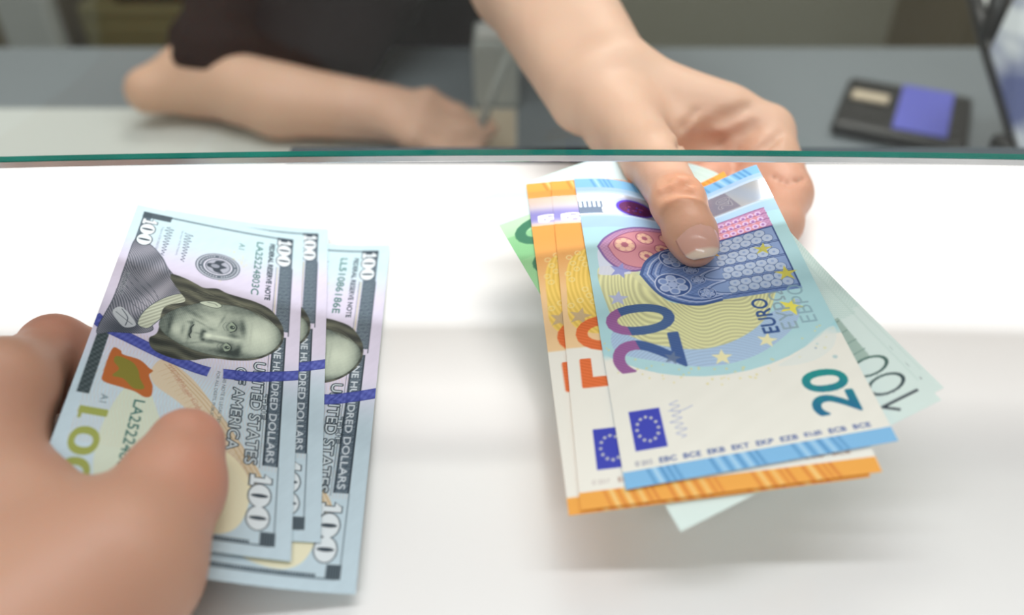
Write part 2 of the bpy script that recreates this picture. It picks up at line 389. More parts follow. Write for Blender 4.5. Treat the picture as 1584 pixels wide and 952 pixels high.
    hair = spl([(40.2, 47.4), (41.2, 42.5), (43.2, 38.5), (44.6, 35.5), (43.6, 31), (45.2, 27.5), (46.2, 22.5), (47.2, 17.5), (50, 11.8), (55, 8.2), (61, 6.0), (68, 6.2), (74, 9.5), (78.5, 15), (80.5, 22), (81.3, 29), (84, 35), (84.6, 41), (82.2, 47), (77.2, 49), (73, 47), (60, 47), (54.5, 41), (50, 43), (44, 46.8)])
    def hairc(X, Y):
        l = .34 + .26*np.sin(1.15*X + .9*np.sin(.5*Y) + .35*Y) + .22*wob(X, Y, .55, 21) + .12*np.sin(6.5*X + 2*np.sin(.7*Y)) + .1*np.sin(11*X - Y) + .25*G(X, Y, 50, 24, 3, 7)
        l = np.clip(l, 0, 1)[..., None]; l = l*.8; return rgb('2a2f2b')*(1-l) + rgb('98997f')*l
    p.poly(hair, hairc, 1)
    face = spl([(52.8, 31), (51.9, 24), (53.4, 17), (56.5, 11.4), (61.4, 7.4), (67, 6.8), (73.2, 9.8), (77.4, 15), (79.2, 21.5), (79.7, 28), (79, 34), (76.8, 40), (73.2, 45), (69.2, 47.2), (64.6, 46.4), (59.6, 43.2), (55.6, 38.6), (53.4, 35)])
    def facec(X, Y):
        l = .74 + 0*X
        l += .18*G(X, Y, 66, 14.5, 6, 5) + .12*G(X, Y, 61, 31, 4, 4) + .10*G(X, Y, 75.5, 31.5, 2, 3) + .12*G(X, Y, 70, 41.5, 2.6, 2)
        l -= .38*sm(.8, 1.05, np.sqrt(((X-66)/14.6)**2 + ((Y-26)/21)**2))
        l -= .5*G(X, Y, 77.3, 25, 1.8, 9) + .33*G(X, Y, 63, 43.5, 6, 3, .5) + .25*G(X, Y, 56.5, 39, 4, 3.5, .8)
        l -= .5*G(X, Y, 63.2, 20.2, 4.4, 1.1, -.14) + .55*G(X, Y, 75.2, 21.0, 3.2, 1.1, .15)          # brows
        l -= .45*G(X, Y, 63.8, 23.4, 4.2, 2.4) + .5*G(X, Y, 75, 24.2, 3.2, 2.4) + .3*G(X, Y, 68.3, 22.8, 1.0, 2.0)                 # sockets
        l -= .35*G(X, Y, 72.6, 27.6, .6, 4.2, .06) - .2*G(X, Y, 70, 26.5, .9, 5)                    # ridge of the nose
        l -= .35*G(X, Y, 73.4, 30.6, .9, 2.2) + .2*G(X, Y, 66.8, 30.5, .9, 1.8) + .6*G(X, Y, 70.2, 33.3, 2.4, .7) + .5*G(X, Y, 68.4, 32.6, .7, .7) + .5*G(X, Y, 72.8, 32.6, .7, .6)
        l += .22*G(X, Y, 70.4, 31.2, 1.3, 1.1)
        l -= .6*G(X, Y, 69.4, 37.2, 4.3, .55, .05) + .3*G(X, Y, 65.0, 37.6, .8, 1.2) + .25*G(X, Y, 69.5, 43.9, 3.4, .6) + .22*G(X, Y, 58, 33, 2.2, 5, .3) + .22*G(X, Y, 69.6, 39.6, 2.6, .6) + .22*G(X, Y, 64.4, 34.5, .5, 3.2, .5) + .18*G(X, Y, 75.2, 35.4, .5, 2.8, -.4)
        l -= .22*G(X, Y, 70, 34.9, .5, 1) + .22*G(X, Y, 61, 27.5, 3.5, .4, .25) + .07*G(X, Y, 66, 17.2, 5, .4) + .3*G(X, Y, 54.6, 22, 2.2, 9) + .25*G(X, Y, 66, 6.8, 10, 2.2) + .3*G(X, Y, 60.5, 36.5, 1.2, 4, .5) + .2*G(X, Y, 67, 44, 6, 1.2)
        h = .08*np.sin(11*(Y + .02*(X-66)**2)) + .10*np.sin(12*(X + .5*Y)) * (l < .62) + .10*wob(X, Y, 5, 9) + .07*wob(X, Y, 1.6, 12)
        l = np.clip(l + h*(1.1 - l), 0, 1)[..., None]
        return rgb('2a3734')*(1-l) + rgb('dbe6d2')*l
    p.poly(face, facec, 1); p.line(face, .22, '46534c', .7, True)
    for ex, ey, q in ((63.8, 23.9, 1), (74.7, 24.7, .85)):
        p.poly(spl([(ex-2.5*q, ey+.2), (ex-.8, ey-1.1), (ex+1.3*q, ey-1), (ex+2.4*q, ey+.3), (ex+.6, ey+1), (ex-1.2, ey+1)]), '93a38f', 1)
        p.ell(ex, ey-.15, 1.0*q, .9, '35443f', 1); p.ell(ex - .2, ey - .45, .22, .2, 'c9d6c4', 1)
        p.line(spl([(ex-2.8*q, ey), (ex-.8, ey-1.5), (ex+1.4*q, ey-1.3), (ex+2.8*q, ey+.3)], False), .38, '2c3836', 1); p.line(spl([(ex-2.2*q, ey+1), (ex, ey+1.9), (ex+2.2*q, ey+1.1)], False), .25, '4b5a55', .8)
        p.line(spl([(ex-2.4*q, ey+2.2), (ex, ey+3.1), (ex+2.2*q, ey+2.2)], False), .2, '5c6b64', .7)
    p.line(spl([(65.9, 36.4), (68, 37.1), (69.8, 36.8), (71.5, 37.2), (73, 36.6)], False), .42, '2c3836', 1)
    ear = spl([(52.2, 34.5), (51.4, 31), (53, 28.4), (54.8, 30), (54.6, 33.5), (53.6, 36)]); p.poly(ear, 'c8d3bf', 1); p.line(ear, .28, '46534c', .9, True); p.line(spl([(52.6, 33.5), (52.6, 31), (53.6, 29.9)], False), .25, '46534c', .9)
    for k in range(9):   # locks combed back over the ear
        p.line(spl([(59.5 - k*.6, 8.6 + k*.9), (54 - k*.5, 13 + k*1.2), (50.6 - k*.25, 20 + k*1.3), (49.5, 27 + k*1.2), (46.4 + .3*k, 34 + k*1.3)], False), .2, '8d8f76' if k % 2 else '262b26', .6)
    return p

# ---------------------------------------------------------------- euro notes
def euro_common(p, L, S, main, dark, lite, seed=1):
    X, Y = p.X, p.Y
    p.rect(0, 0, 5.1, S, main, 1); p.rect(L - 5.2, 0, L, S, main, 1)
    rs = np.random.RandomState(seed)
    for xa in (0, L - 5.2):
        y = 6.0
        while y < S - 12:
            n = rs.randint(5, 9)
            for i in range(n):
                p.poly([(xa + 5.1, y), (xa + 5.1, y + 1.0), (xa, y + 2.6), (xa, y + 1.6)], dark if i % 2 == 0 or i > n-3 else lite, .55 + .3*rs.rand()); y += 1.75
            y += rs.choice([2.5, 8])
def flag(p, x0, y0, x1, y1):
    p.rect(x0, y0, x1, y1, '3d45b8'); cx, cy = (x0+x1)/2, (y0+y1)/2
    for i in range(12):
        a = i*math.pi/6; p.star(cx + 4.0*math.cos(a), cy + 3.0*math.sin(a), .72, 'dcdcd0', 1, a)
def window_bays(p, x0, x1, y0, y1, n, lo, hi, ink):
    p.rect(x0, y0, x1, y1, lo)
    bw = (x1 - x0) / n
    for b in range(n):
        a = x0 + b*bw
        for i in range(int((y1-y0)/3.6)):
            for j in range(2):
                cx = a + bw*(.30 + .42*j); cy = y0 + 1.8 + 3.6*i + 1.8*j
                if cy < y1 - 1.5:
                    p.ell(cx, cy, bw*.27, 1.9, ink, .6); p.ell(cx, cy, bw*.245, 1.72, hi, .95); p.ell(cx, cy, bw*.07, .5, lo, .8)
        for d in (-.35, .35): p.line([(a + d, y0), (a + d, y1)], .3, ink, .95)
    p.line([(x1, y0), (x1, y1)], .45, ink); p.line([(x0, y1), (x1, y1)], .4, ink)

def euro20(R):
    L, S = 133, 72; p = Paint(L, S, R, 'f1efe4'); X, Y = p.X, p.Y
    al = sm(43, 47, X + 0*Y); t = sm(60, 110, X)[..., None]
    p.tone(rgb('a9d9e0')*(1-t) + rgb('a6c8e8')*t, al * .95)
    p.tone(rgb('a3d6dc') + 0*X[..., None], sm(66, 72, Y) * (X > 43) * .5)
    p.ell(83, 35, 50.5, 50.5, 'b2dbe0', .95); p.rect(105, 0, 133, 72, 'abcbea', .85)
    p.im += (wob(X, Y, .9, 4) * .008)[..., None]
    # swirls of the globe
    swirl = spl([(47, 4), (41, 16), (36.5, 30), (38, 44), (45, 56), (52, 62), (60, 64), (54, 52), (50, 40), (49, 28), (53, 14), (56, 5)])
    p.poly(swirl, lambda X, Y: rgb('aabfe2') + (.05*np.sin(5*(X + .02*(Y-30)**2)))[..., None], .75)
    yel = spl([(84, 3.4), (66, 4), (55, 7), (47.5, 17), (43.6, 30), (46, 42), (53, 52), (63, 58), (70, 60), (66, 46), (64, 34), (66, 24), (80, 16)])
    def yelc(X, Y):
        d = np.sqrt((X-72)**2 + (Y-40)**2*.8) + 1.5*np.sin(.35*Y); return rgb('d9d79f') + (.075*np.sin(4.2*d))[..., None] * np.array([1, 1, .7])
    p.poly(yel, yelc, .95)
    p.poly(spl([(94, 5.4), (84, 3.6), (80.5, 4), (80.5, 15.5), (86, 17)]), 'd9def1', .9)
    p.poly(spl([(80, 14), (68, 22), (72, 26), (80, 20)]), 'd7d8a8', .8)
    # upper red window behind
    red = spl([(94.6, 4.6), (99.2, 8), (103.4, 14.5), (106.0, 24), (107.3, 36), (107.6, 48)], False); red2 = spl([(94, 32), (82.5, 19), (82.6, 11.5), (87.5, 7), (94.6, 4.6)], False)
    rp = np.r_[red, [(107.7, 67.3), (97, 67.3)], red2]
    p.poly(rp, lambda X, Y: rgb('b98ab0') + (.05*np.sin(4*X)*np.sin(4*Y))[..., None], 1); p.line(np.r_[red2, red], .8, '7a5a9c', .95)
    sh = (rp - [94, 30]) * [.86, .9] + [94, 31]; p.poly(sh, 'd38f98', .95); p.line(np.r_[sh[-30:], sh[:30]], .35, '8f4a73', .9)
    for cx, cy, r in ((95.2, 14.4, 4.2), (89.5, 21.5, 3.1), (99.5, 22.5, 3.4), (94, 28, 3), (101, 31, 3)):
        p.ell(cx, cy, r, r, '9c4a70', .95); p.ell(cx, cy, r*.9, r*.9, 'd59a96', 1)
        for i in range(7):
            a = i*2*math.pi/7; p.ell(cx + r*.58*math.cos(a), cy + r*.58*math.sin(a), r*.25, r*.25, 'edc2a8', 1)
        p.ell(cx, cy, r*.3, r*.3, 'b0667a', 1)
    for i in range(12):
        for j in range(3): p.ell(98.7 + 3.2*j, 37 + 2.5*i, 1.35, 1.1, 'd9bfe0' if i > 5 else 'e2b3b8', .95, hole=0)
    for i in range(12):
        for j in range(3): p.ell(98.7 + 3.2*j, 37 + 2.5*i, .6, .5, '9b6aa8', .9)
    for x in (97.1, 101.2, 104.4, 107.4): p.line([(x, 35), (x, 67.3)], .35, '7b3f78', .9)
    # blue gothic window
    up = spl([(79.6, 17.6), (86, 20.5), (91.5, 26), (95.5, 33), (97, 41)], False); lowr = spl([(64, 41), (62.9, 34), (64.6, 28), (69.6, 22), (79.6, 17.6)], False)
    arch = np.r_[up, [(97, 67.2), (64.6, 67.2)], lowr]
    p.poly(arch, lambda X, Y: rgb('6d88bd') + (.05*np.sin(3.3*X + Y) * np.sin(3*Y))[..., None], 1)
    for k, (sc, c, wd) in enumerate(((1, '3c5a96', 1.1), (.93, 'b9c6e2', .5), (.89, '2f4a86', .45), (.84, 'a9b8da', .6), (.79, '33508c', .35))):
        q = np.r_[lowr, up]; q = (q - [80.5, 48]) * sc + [80.5, 48]; p.line(q, wd, c, .95)
    window_bays(p, 66.3, 96.6, 44, 67, 4, '8aa3cf', 'bfcfe5', '27427c')
    for b in range(4):
        a = 66.3 + 7.57*b; pt = spl([(a, 45), (a + 1.2, 40.5), (a + 3.8, 37.5), (a + 6.3, 40.5), (a + 7.5, 45)], False); p.poly(pt, '8aa3cf', 1); p.line(pt, .4, 'c7d2ea', .95); p.line((pt - [a + 3.8, 45])*.8 + [a + 3.8, 45], .3, '27427c', .95)
    for cx, cy, r in ((74.0, 27.4, 6.2), (68.3, 37.6, 3.0), (88.5, 31, 5.5), (76, 36.5, 2.4), (82, 35.5, 2.6)):
        p.ell(cx, cy, r, r, 'c7d2ea', 1); p.ell(cx, cy, r*.93, r*.93, '3f5c98', 1)
        for i in range(6):
            a = i*math.pi/3; p.ell(cx + r*.55*math.cos(a), cy + r*.55*math.sin(a), r*.29, r*.29, 'b7c6e2', 1); p.ell(cx + r*.55*math.cos(a), cy + r*.55*math.sin(a), r*.20, r*.20, '7d96c8' if i % 2 else '9db0d8', 1)
        p.ell(cx, cy, r*.26, r*.26, 'a8bade', 1)
    # purple stars over, yellow stars
    p.star(82.0, 10.6, 4.1, '8f98d6', .9, .4); p.star(69, 8.0, 3.6, 'b3bbe2', .9, .2); p.star(86.3, 60.9, 3.4, 'c9c24e', .9, .3, .35); p.star(72.4, 64.4, 3.9, 'd6cb4a', .9, .1, .35); p.star(90.5, 45, 3.3, 'd8a83e', .9)
    p.star(39.3, 35.0, 3.3, 'efe9b8', 1, .15); p.star(43.8, 49.8, 3.2, 'efe9b8', 1, .35); p.star(56.8, 61.2, 4.2, 'eee45e', 1, .5)
    rs = np.random.RandomState(4)
    for i in range(60):
        a = math.pi + rs.uniform(-.85, .85); r = 50.5 + rs.uniform(-3.5, 4); p.star(83 + r*math.cos(a), 35 + r*math.sin(a), .38 + .2*rs.rand(), 'e4d787', .75)
    # value numerals: mauve turning to deep blue
    def numc(X, Y):
        b = (Y + .25*(X-38) < 13.6)[..., None]; g = (.03*np.sin(6*X + 3*Y))[..., None]; c = np.where(b, rgb('9a5f9a'), rgb('3d5c96')) + g
        gr = G(X, Y, 60, 16, 8, 7)[..., None]; return c*(1 - .35*gr*(1-b)) + rgb('5f7f8a')*.35*gr*(1-b)
    p.text('2', 38.0, 24.0, 13.6, 21.0, numc, .98, grow=.42); p.text('0', 52.6, 24.3, 12.6, 21.4, numc, .98, grow=.42)
    p.star(41.6, 20.5, 2.8, '6f7f9a', .8, .4)
    # EURO in three scripts
    p.text('EURO', 46.6, 54.6, 15.6, 4.9, '34558f', 1, grow=.1); p.text('ΕΥΡΩ', 47.3, 60.6, 17.4, 4.8, '8fa6b0', .85, grow=.06); p.text('ЕВРО', 49.2, 67.0, 17.2, 4.8, '8fb2bd', .85, grow=.06)
    def em(X, Y): t = np.clip((X - 13)/15 + .12*np.sin(2*Y), 0, 1)[..., None]; return rgb('1a6f96')*(1-t) + rgb('12928e')*t
    p.text('2', 12.6, 66.8, 7.6, 12.0, em, 1, grow=.42); p.text('0', 21.0, 67.0, 8.0, 12.2, em, 1, grow=.42)
    p.ell(33.5, 66.8, .7, .7, 'b5cfd0', .9); p.ell(38, 62.6, .35, .35, '5d7ba6', 1); p.ell(39.6, 63.6, .4, .4, '9cc3c8', 1); p.ell(37.6, 65.2, .5, .5, 'e6de8c', 1)
    p.poly(spl([(33, 50), (37, 57), (44, 66), (46, 71), (38, 68), (33, 60)]), 'e3ebe6', .6)
    flag(p, 11.0, 4.4, 24.2, 13.2)
    pts = [(13 + .55*i, 17.5 + 1.3*math.sin(i*1.7)*(1 if i % 5 else 1.8)) for i in range(24)]; p.line(spl(pts, False, 4), .28, 'a5add0', .8)
    p.line(spl([(22.5, 15.5), (22, 19), (23.2, 22.5)], False), .28, 'a5add0', .8)
    for i, t in enumerate(('© 2015', 'EBC', 'BCE', 'EKB', 'EKT', 'EKP', 'EZB', 'ЕЦБ', 'ECB', 'BCE')):
        y = 3.6 + i*6.55; p.text(t, 6.3, y, 4.6, 1.55, 'a9a9b4' if i == 0 else '3f5a9e', .95, ang=math.pi/2, grow=.05)
    euro_common(p, L, S, '86c0ea', '5a97cc', 'b9ddf5', 2)
    p.rect(111, 0, 125.5, S, 'c9dbef', .8)
    return p

def euro50(R):
    L, S = 140, 77; p = Paint(L, S, R, 'f4f1e6'); X, Y = p.X, p.Y
    t = sm(72, 112, X)[..., None]
    p.tone(rgb('f6cf9a')*(1-t) + rgb('eba04a')*t, sm(55.4, 56.2, X)*.97)
    p.poly(spl([(60, 20), (64, 4), (78, 2), (98, 6), (106, 30), (100, 60), (80, 70), (62, 50)]), lambda X, Y: rgb('f3cf5c') + (.05*np.sin(4*np.hypot(X-85, Y-36)))[..., None], .85)
    for i in range(26):
        x = 74 + (i*7) % 26; y = 3 + (i*5.3) % 18; p.ell(x, y, 1.2, 1.2, 'f7e2a0', .7, hole=.6)
    p.star(69, 5.6, 4.0, 'cbb18e', .9, .3)
    p.star(60, 20, 3, 'cbb18e', .8)
    def n(X, Y): return rgb('ea7339') + (.03*np.sin(5*X + 2*Y))[..., None]
    p.text('5', 38.4, 25.8, 13.5, 21.6, n, 1, grow=.42); p.text('0', 53.8, 25.9, 14.5, 22, n, 1, grow=.42)
    p.text('EURO', 50, 58, 16, 5, 'b05a2a', 1); flag(p, 11.5, 5.4, 24.8, 14.6)
    p.text('50', 14, 71, 18, 12, '2f8a4c', 1, grow=.3)
    for i, t in enumerate(('© 2017', 'EBC', 'BCE', 'EKB', 'EKT', 'EKP', 'EZB', 'ЕЦБ', 'ECB', 'BCE')):
        p.text(t, 7.0, 3.6 + i*7.0, 4.8, 1.5, 'b9aaa8' if i == 0 else '8a4f3a', .9, ang=math.pi/2)
    euro_common(p, L, S, 'f6ae4e', 'e2883a', 'fbd68e', 5)
    return p

def euro100(R):
    L, S = 147, 77; p = Paint(L, S, R, 'deeee8'); X, Y = p.X, p.Y
    t = sm(114, 128, X)[..., None]
    p.tone(rgb('9bd29a')*(1-t) + rgb('bfe6bd')*t, sm(60, 72, X + .3*Y*0)*sm(12, 4, Y-30)*1.0)
    p.rect(129.5, 0, 147, S, 'd9ecf0', .95); p.rect(109, 0, 121.5, 34, '85c68a', .55)
    f = np.sin(7*(X + .6*Y)) > .55; p.put((slice(0, p.H), slice(0, p.W)), f & (X > 36) & (Y > 60), '9cc7ba', .55)
    f = np.sin(9*(X*.4 + Y)) > .6; p.put((slice(0, p.H), slice(0, p.W)), f & (X > 60) & (X < 122) & (Y < 40), '6fb878', .35)
    p.text('0', 113.2, 24.6, 13.6, 21.6, '3f7f60', 1, grow=.5); p.text('10', 88, 24.6, 22, 21.6, '3f7f60', 1, grow=.5)
    p.poly([(21, 60), (21, 70.5), (37, 71.5), (40, 60)], 'a7bfb3', .95)
    for k in range(4): p.line([(23 + 4*k, 60), (24 + 4*k, 71)], .35, '7d9a90', .8)
    def gc(X, Y): t = np.clip((X-5)/14, 0, 1)[..., None]; return rgb('2b3440')*(1-t) + rgb('4d6f66')*t
    # thin upright numerals
    p.line([(5.6, 73.8), (5.6, 62.8)], .8, gc); p.line([(5.6, 62.8), (2.9, 66.0)], .8, gc)
    for cx in (11.2, 18.2): p.ell(cx, 68.3, 3.1, 5.7, gc, 1, hole=.80)
    p.line([(8, 76.2), (140, 76.2)], .18, 'b4cfc6', .6)
    return p
def foil_art(kind, L, S, R):
    p = Paint(L, S, R, 'dfe8f4'); X, Y = p.X, p.Y
    p.im += (.05*np.sin(.5*Y + .3*X))[..., None]*np.array([.6, .2, -.4])
    if kind == 20:
        p.rect(112.6, -1, 119.6, 9.4, '5f6f86'); 
        for i in range(5): p.rect(116.2, .3 + 1.8*i, 119.4, 1.3 + 1.8*i, 'cfdbe6')
        p.text('20', 112.9, 9.2, 3.6, 5.6, 'eef3f8', 1, ang=0) if False else p.text('20', 115.9, 8.9, 2.9, 2.6, 'f2f6fa', 1, ang=math.pi, grow=.05)
        p.ell(117, 21.5, 6.0, 8.6, 'b9c4e4', .9); p.ell(116.8, 22, 4.9, 7.4, '5a3ad0', .95); p.ell(116.7, 22.2, 4.1, 6.5, '6b2f6a', 1)
        for i in range(14): p.ell(114 + 5*p.rs.rand(), 17 + 10*p.rs.rand(), .35, .5, ('b05a9a', '5a4ad0', '8a4a50')[i % 3], .9)
        p.poly([(112.3, 46), (124, 44), (124, 58), (112.3, 61)], 'a9a4bb', .8); p.text('20', 115.2, 58.6, 6.0, 4.4, 'eef0f8', .95, ang=0, grow=.25); p.text('20', 115.2, 58.6, 6.0, 4.4, '9a96ae', .9)
        p.line([(112.4, 31), (112.4, 72)], .3, 'ffffff', .8)
    else:
        p.im[:] = rgb('b9b4bd')
        g = sm(115, 119, X)*sm(126, 121, X); p.tone(rgb('6f6cb0') + 0*X[..., None], g*.85)  # lilac and peach reflection bands painted into the foil colour
        p.tone(rgb('dcb9a0') + 0*X[..., None], sm(124, 130, X)*.7); p.tone(rgb('d9a888') + 0*X[..., None], sm(117, 115, X)*.8)
        p.text('50', 116.8, 10.4, 4.0, 7.6, 'f6f6fb', 1, grow=.12) if kind == 50 else p.text('50', 116.8, 10.4, 4.0, 7.6, 'f6f6fb', 1, grow=.12)
        p.text('5', 117.0, 6.3, 3.6, 3.4, 'fbfbff', 1, grow=.2)
    return p

# ---------------------------------------------------------------- how the notes lie: two sagging fans, each note a little under the next
def SE(x, y):
    h = 26 + .125*(x-31) + .09*(y-152)
    t = np.clip((y-205)/85, 0, 1.3); q = t*t*(3 - 2*np.minimum(t, 1))
    return h - 9*q*np.exp(-((x-63)/17.)**2) + 3*q*np.exp(-((x-93)/10.)**2)
def SD(x, y):
    t = 5 - .42*(x+84) - .085*(y-296)
    return 2 + 6*np.logaddexp(0, (t-2)/6)
def hit(px, py, S, off=0):
    r = ray(px, py); lo, hi = 100., 700.
    for _ in range(50):
        m = (lo+hi)/2; P = np.array([0, 0, CAMH]) + r*m
        if P[2] > S(P[0], P[1]) - off: lo = m
        else: hi = m
    return P
class Note:
    """L x S paper laid on surface f, off mm below it; X runs along the long side, Y down the short side (print coordinates)"""
    def __init__(s, L, S, f, off, px, dollar_like):
        s.L, s.S, s.f, s.off, s.d = L, S, f, off, dollar_like
        s.C = [hit(*q, f, off)[:2] for q in px]
    def at(s, X, Y, up=0.0):
        u = X/s.L if s.d else 1 - X/s.L; v = 1 - Y/s.S if s.d else Y/s.S
        u = u[..., None]; v = v[..., None]; C = s.C
        xy = (1-u)*(1-v)*C[0] + (1-u)*v*C[1] + u*v*C[2] + u*(1-v)*C[3]
        return np.concatenate([xy, (s.f(xy[..., 0], xy[..., 1]) - s.off + up)[..., None]], -1)
def sheet(name, note, art, R, ss, X0, X1, Y0, Y1, mat, up, thick, parent):
    """a thin closed sheet; the printed side carries the painted colours at 1/R mm pitch"""
    xs = np.arange(int(round(X0*R)), int(round(X1*R)) + 1); ys = np.arange(int(round(Y0*R)), int(round(Y1*R)) + 1)
    XX, YY = np.meshgrid(xs / R, ys / R)
    P = note.at(XX, YY, up); ny, nx = XX.shape
    im = art.im; k = ss
    pad = np.pad(im, ((k, k), (k, k), (0, 0)), mode='edge'); cs = np.zeros((len(ys), len(xs), 3)); wsum = 0
    for dy in range(-(k//2), k//2 + 1):
        for dx in range(-(k//2), k//2 + 1):
            cs += pad[np.ix_(ys*ss + k + dy, xs*ss + k + dx)]; wsum += 1
    c = np.clip(cs / wsum, 0, 1); lin = np.where(c <= .04045, c/12.92, ((c + .055)/1.055)**2.4)
    idx = np.arange(ny*nx).reshape(ny, nx)
    a, b, c_, d = idx[:-1, :-1].ravel(), idx[:-1, 1:].ravel(), idx[1:, 1:].ravel(), idx[1:, :-1].ravel()
    F = np.c_[d, c_, b, a]
    e1 = P[0, 1] - P[0, 0]; e2 = P[1, 0] - P[0, 0]
    flip = np.cross(e2, e1)[2] < 0       # outward = upward for order (a, d, c, b)
    n0 = ny*nx
    bx = np.unique(np.r_[np.arange(0, nx, max(1, int(3*R))), nx-1]); by = np.unique(np.r_[np.arange(0, ny, max(1, int(3*R))), ny-1])
    PB = P[np.ix_(by, bx)] - [0, 0, thick]; nb = len(bx); idb = n0 + np.arange(len(by)*nb).reshape(len(by), nb)
    FB = np.c_[idb[:-1, :-1].ravel(), idb[:-1, 1:].ravel(), idb[1:, 1:].ravel(), idb[1:, :-1].ravel()]
    if not flip: F, FB = F[:, ::-1], FB[:, ::-1]
    V = [P.reshape(-1, 3), PB.reshape(-1, 3)]; FS = [F, FB]
    base = n0 + len(by)*nb
    for line in (P[0], P[-1], P[:, 0], P[:, -1]):
        m = len(line); V += [line, line - [0, 0, thick]]; i = np.arange(m-1); FS.append(np.c_[base + i, base + i + 1, base + m + i + 1, base + m + i]); base += 2*m
    V = np.concatenate(V); F = np.concatenate(FS)
    col = np.ones((len(V), 4), np.float32); col[:n0, :3] = lin.reshape(-1, 3); col[n0:, :3] = lin[0, 0] if up == 0 else .6
    o = mesh_obj(name, V, F, mat, None)
    at = o.data.color_attributes.new('print', 'FLOAT_COLOR', 'POINT'); at.data.foreach_set('color', col.ravel())
    if parent is not None: child(o, parent)
    return o

DOL = [('D1', 0.0, [(213, 317), (470, 365), (450, 869), (32, 808)], ('LA25224803C', 'A1'), 5, 3,
        'front hundred dollar note of the three, its whole portrait showing, pinched by the near hand'),
       ('D2', .6, [(256, 324), (508, 354), (496, 840), (85, 795)], ('LA25224801C', 'A1'), 4, 3,
        'middle hundred dollar note, only a narrow strip with blue ribbon showing between two others'),
       ('D3', 1.2, [(340, 348), (603, 379), (550, 920), (135, 868)], ('LL51086186E', 'L12'), 4, 3,
        'rear hundred dollar note farthest right in its fan, serial ending 6186E')]
ES = [('E20', 20, 0.0, 133, 72, [(888, 277), (1170, 255), (1390, 682), (968, 758)], 5, 3, 'blue twenty euro note on top of the euro fan, under the thumb'),
      ('E50', 50, .7, 140, 77, [(852, 281), (1156, 262), (1365, 730), (898, 790)], 4, 3, 'orange fifty euro note directly beneath the blue twenty, its blue flag half covered'),
      ('E50a', 51, 1.4, 140, 77, [(814, 285), (1120, 265), (1347, 738), (880, 798)], 3, 3, 'orange fifty euro note lower and farther left of the two, only its outer strip showing'),
      ('E100', 100, 2.1, 147, 77, [(747, 306), (1040, 248), (1456, 619), (1053, 823)], 3, 3, 'green hundred euro note fanned out askew with its black 100 in the right corner'),
      ('E100a', 101, 2.8, 147, 77, [(749, 308), (1048, 244), (1460, 600), (1060, 816)], 2, 3, 'lowest green hundred euro note, only a pale edge showing beyond the one above')]
def base_of(n): q = n.at(np.array([n.L/2]), np.array([n.S/2]))[0]; return q
def build_notes():
    for key, off, px, (s1, s2), R, ss, lab in DOL:
        n = Note(156, 66, SD, off, px, True); art = dollar(s1, s2, R*ss)
        o = sheet('banknote', n, art, R, ss, 0, 156, 0, 66, M['paper'], 0, .1, None)
        tag(o, lab, 'banknote', 'hundred dollar notes held in a fan')
    arts = {}
    for key, kind, off, L, S, px, R, ss, lab in ES:
        n = Note(L, S, SE, off, px, False); f = {20: euro20, 50: euro50, 51: euro50, 100: euro100, 101: euro100}[kind]
        art = f(R*ss)
        if kind < 100:
            b = base_of(n); e = empty('banknote', lab, 'banknote', b, 'euro notes held in a fan')
            sheet('note_paper', n, art, R, ss, 0, L, 0, S, M['paper'], 0, .1, e)
            x0, x1 = (112, 124) if kind == 20 else (115, 131)
            fo = sheet('foil_strip', n, foil_art(kind, L, S, R*ss), R, ss, x0, x1, 0, S, M['foil'], .05, .04, e)
            fo['label'] = 'shiny holographic foil strip'
        else:
            o = sheet('banknote', n, art, R, ss, 0, L, 0, S, M['paper'], 0, .1, None)
            tag(o, lab, 'banknote', 'euro notes held in a fan')

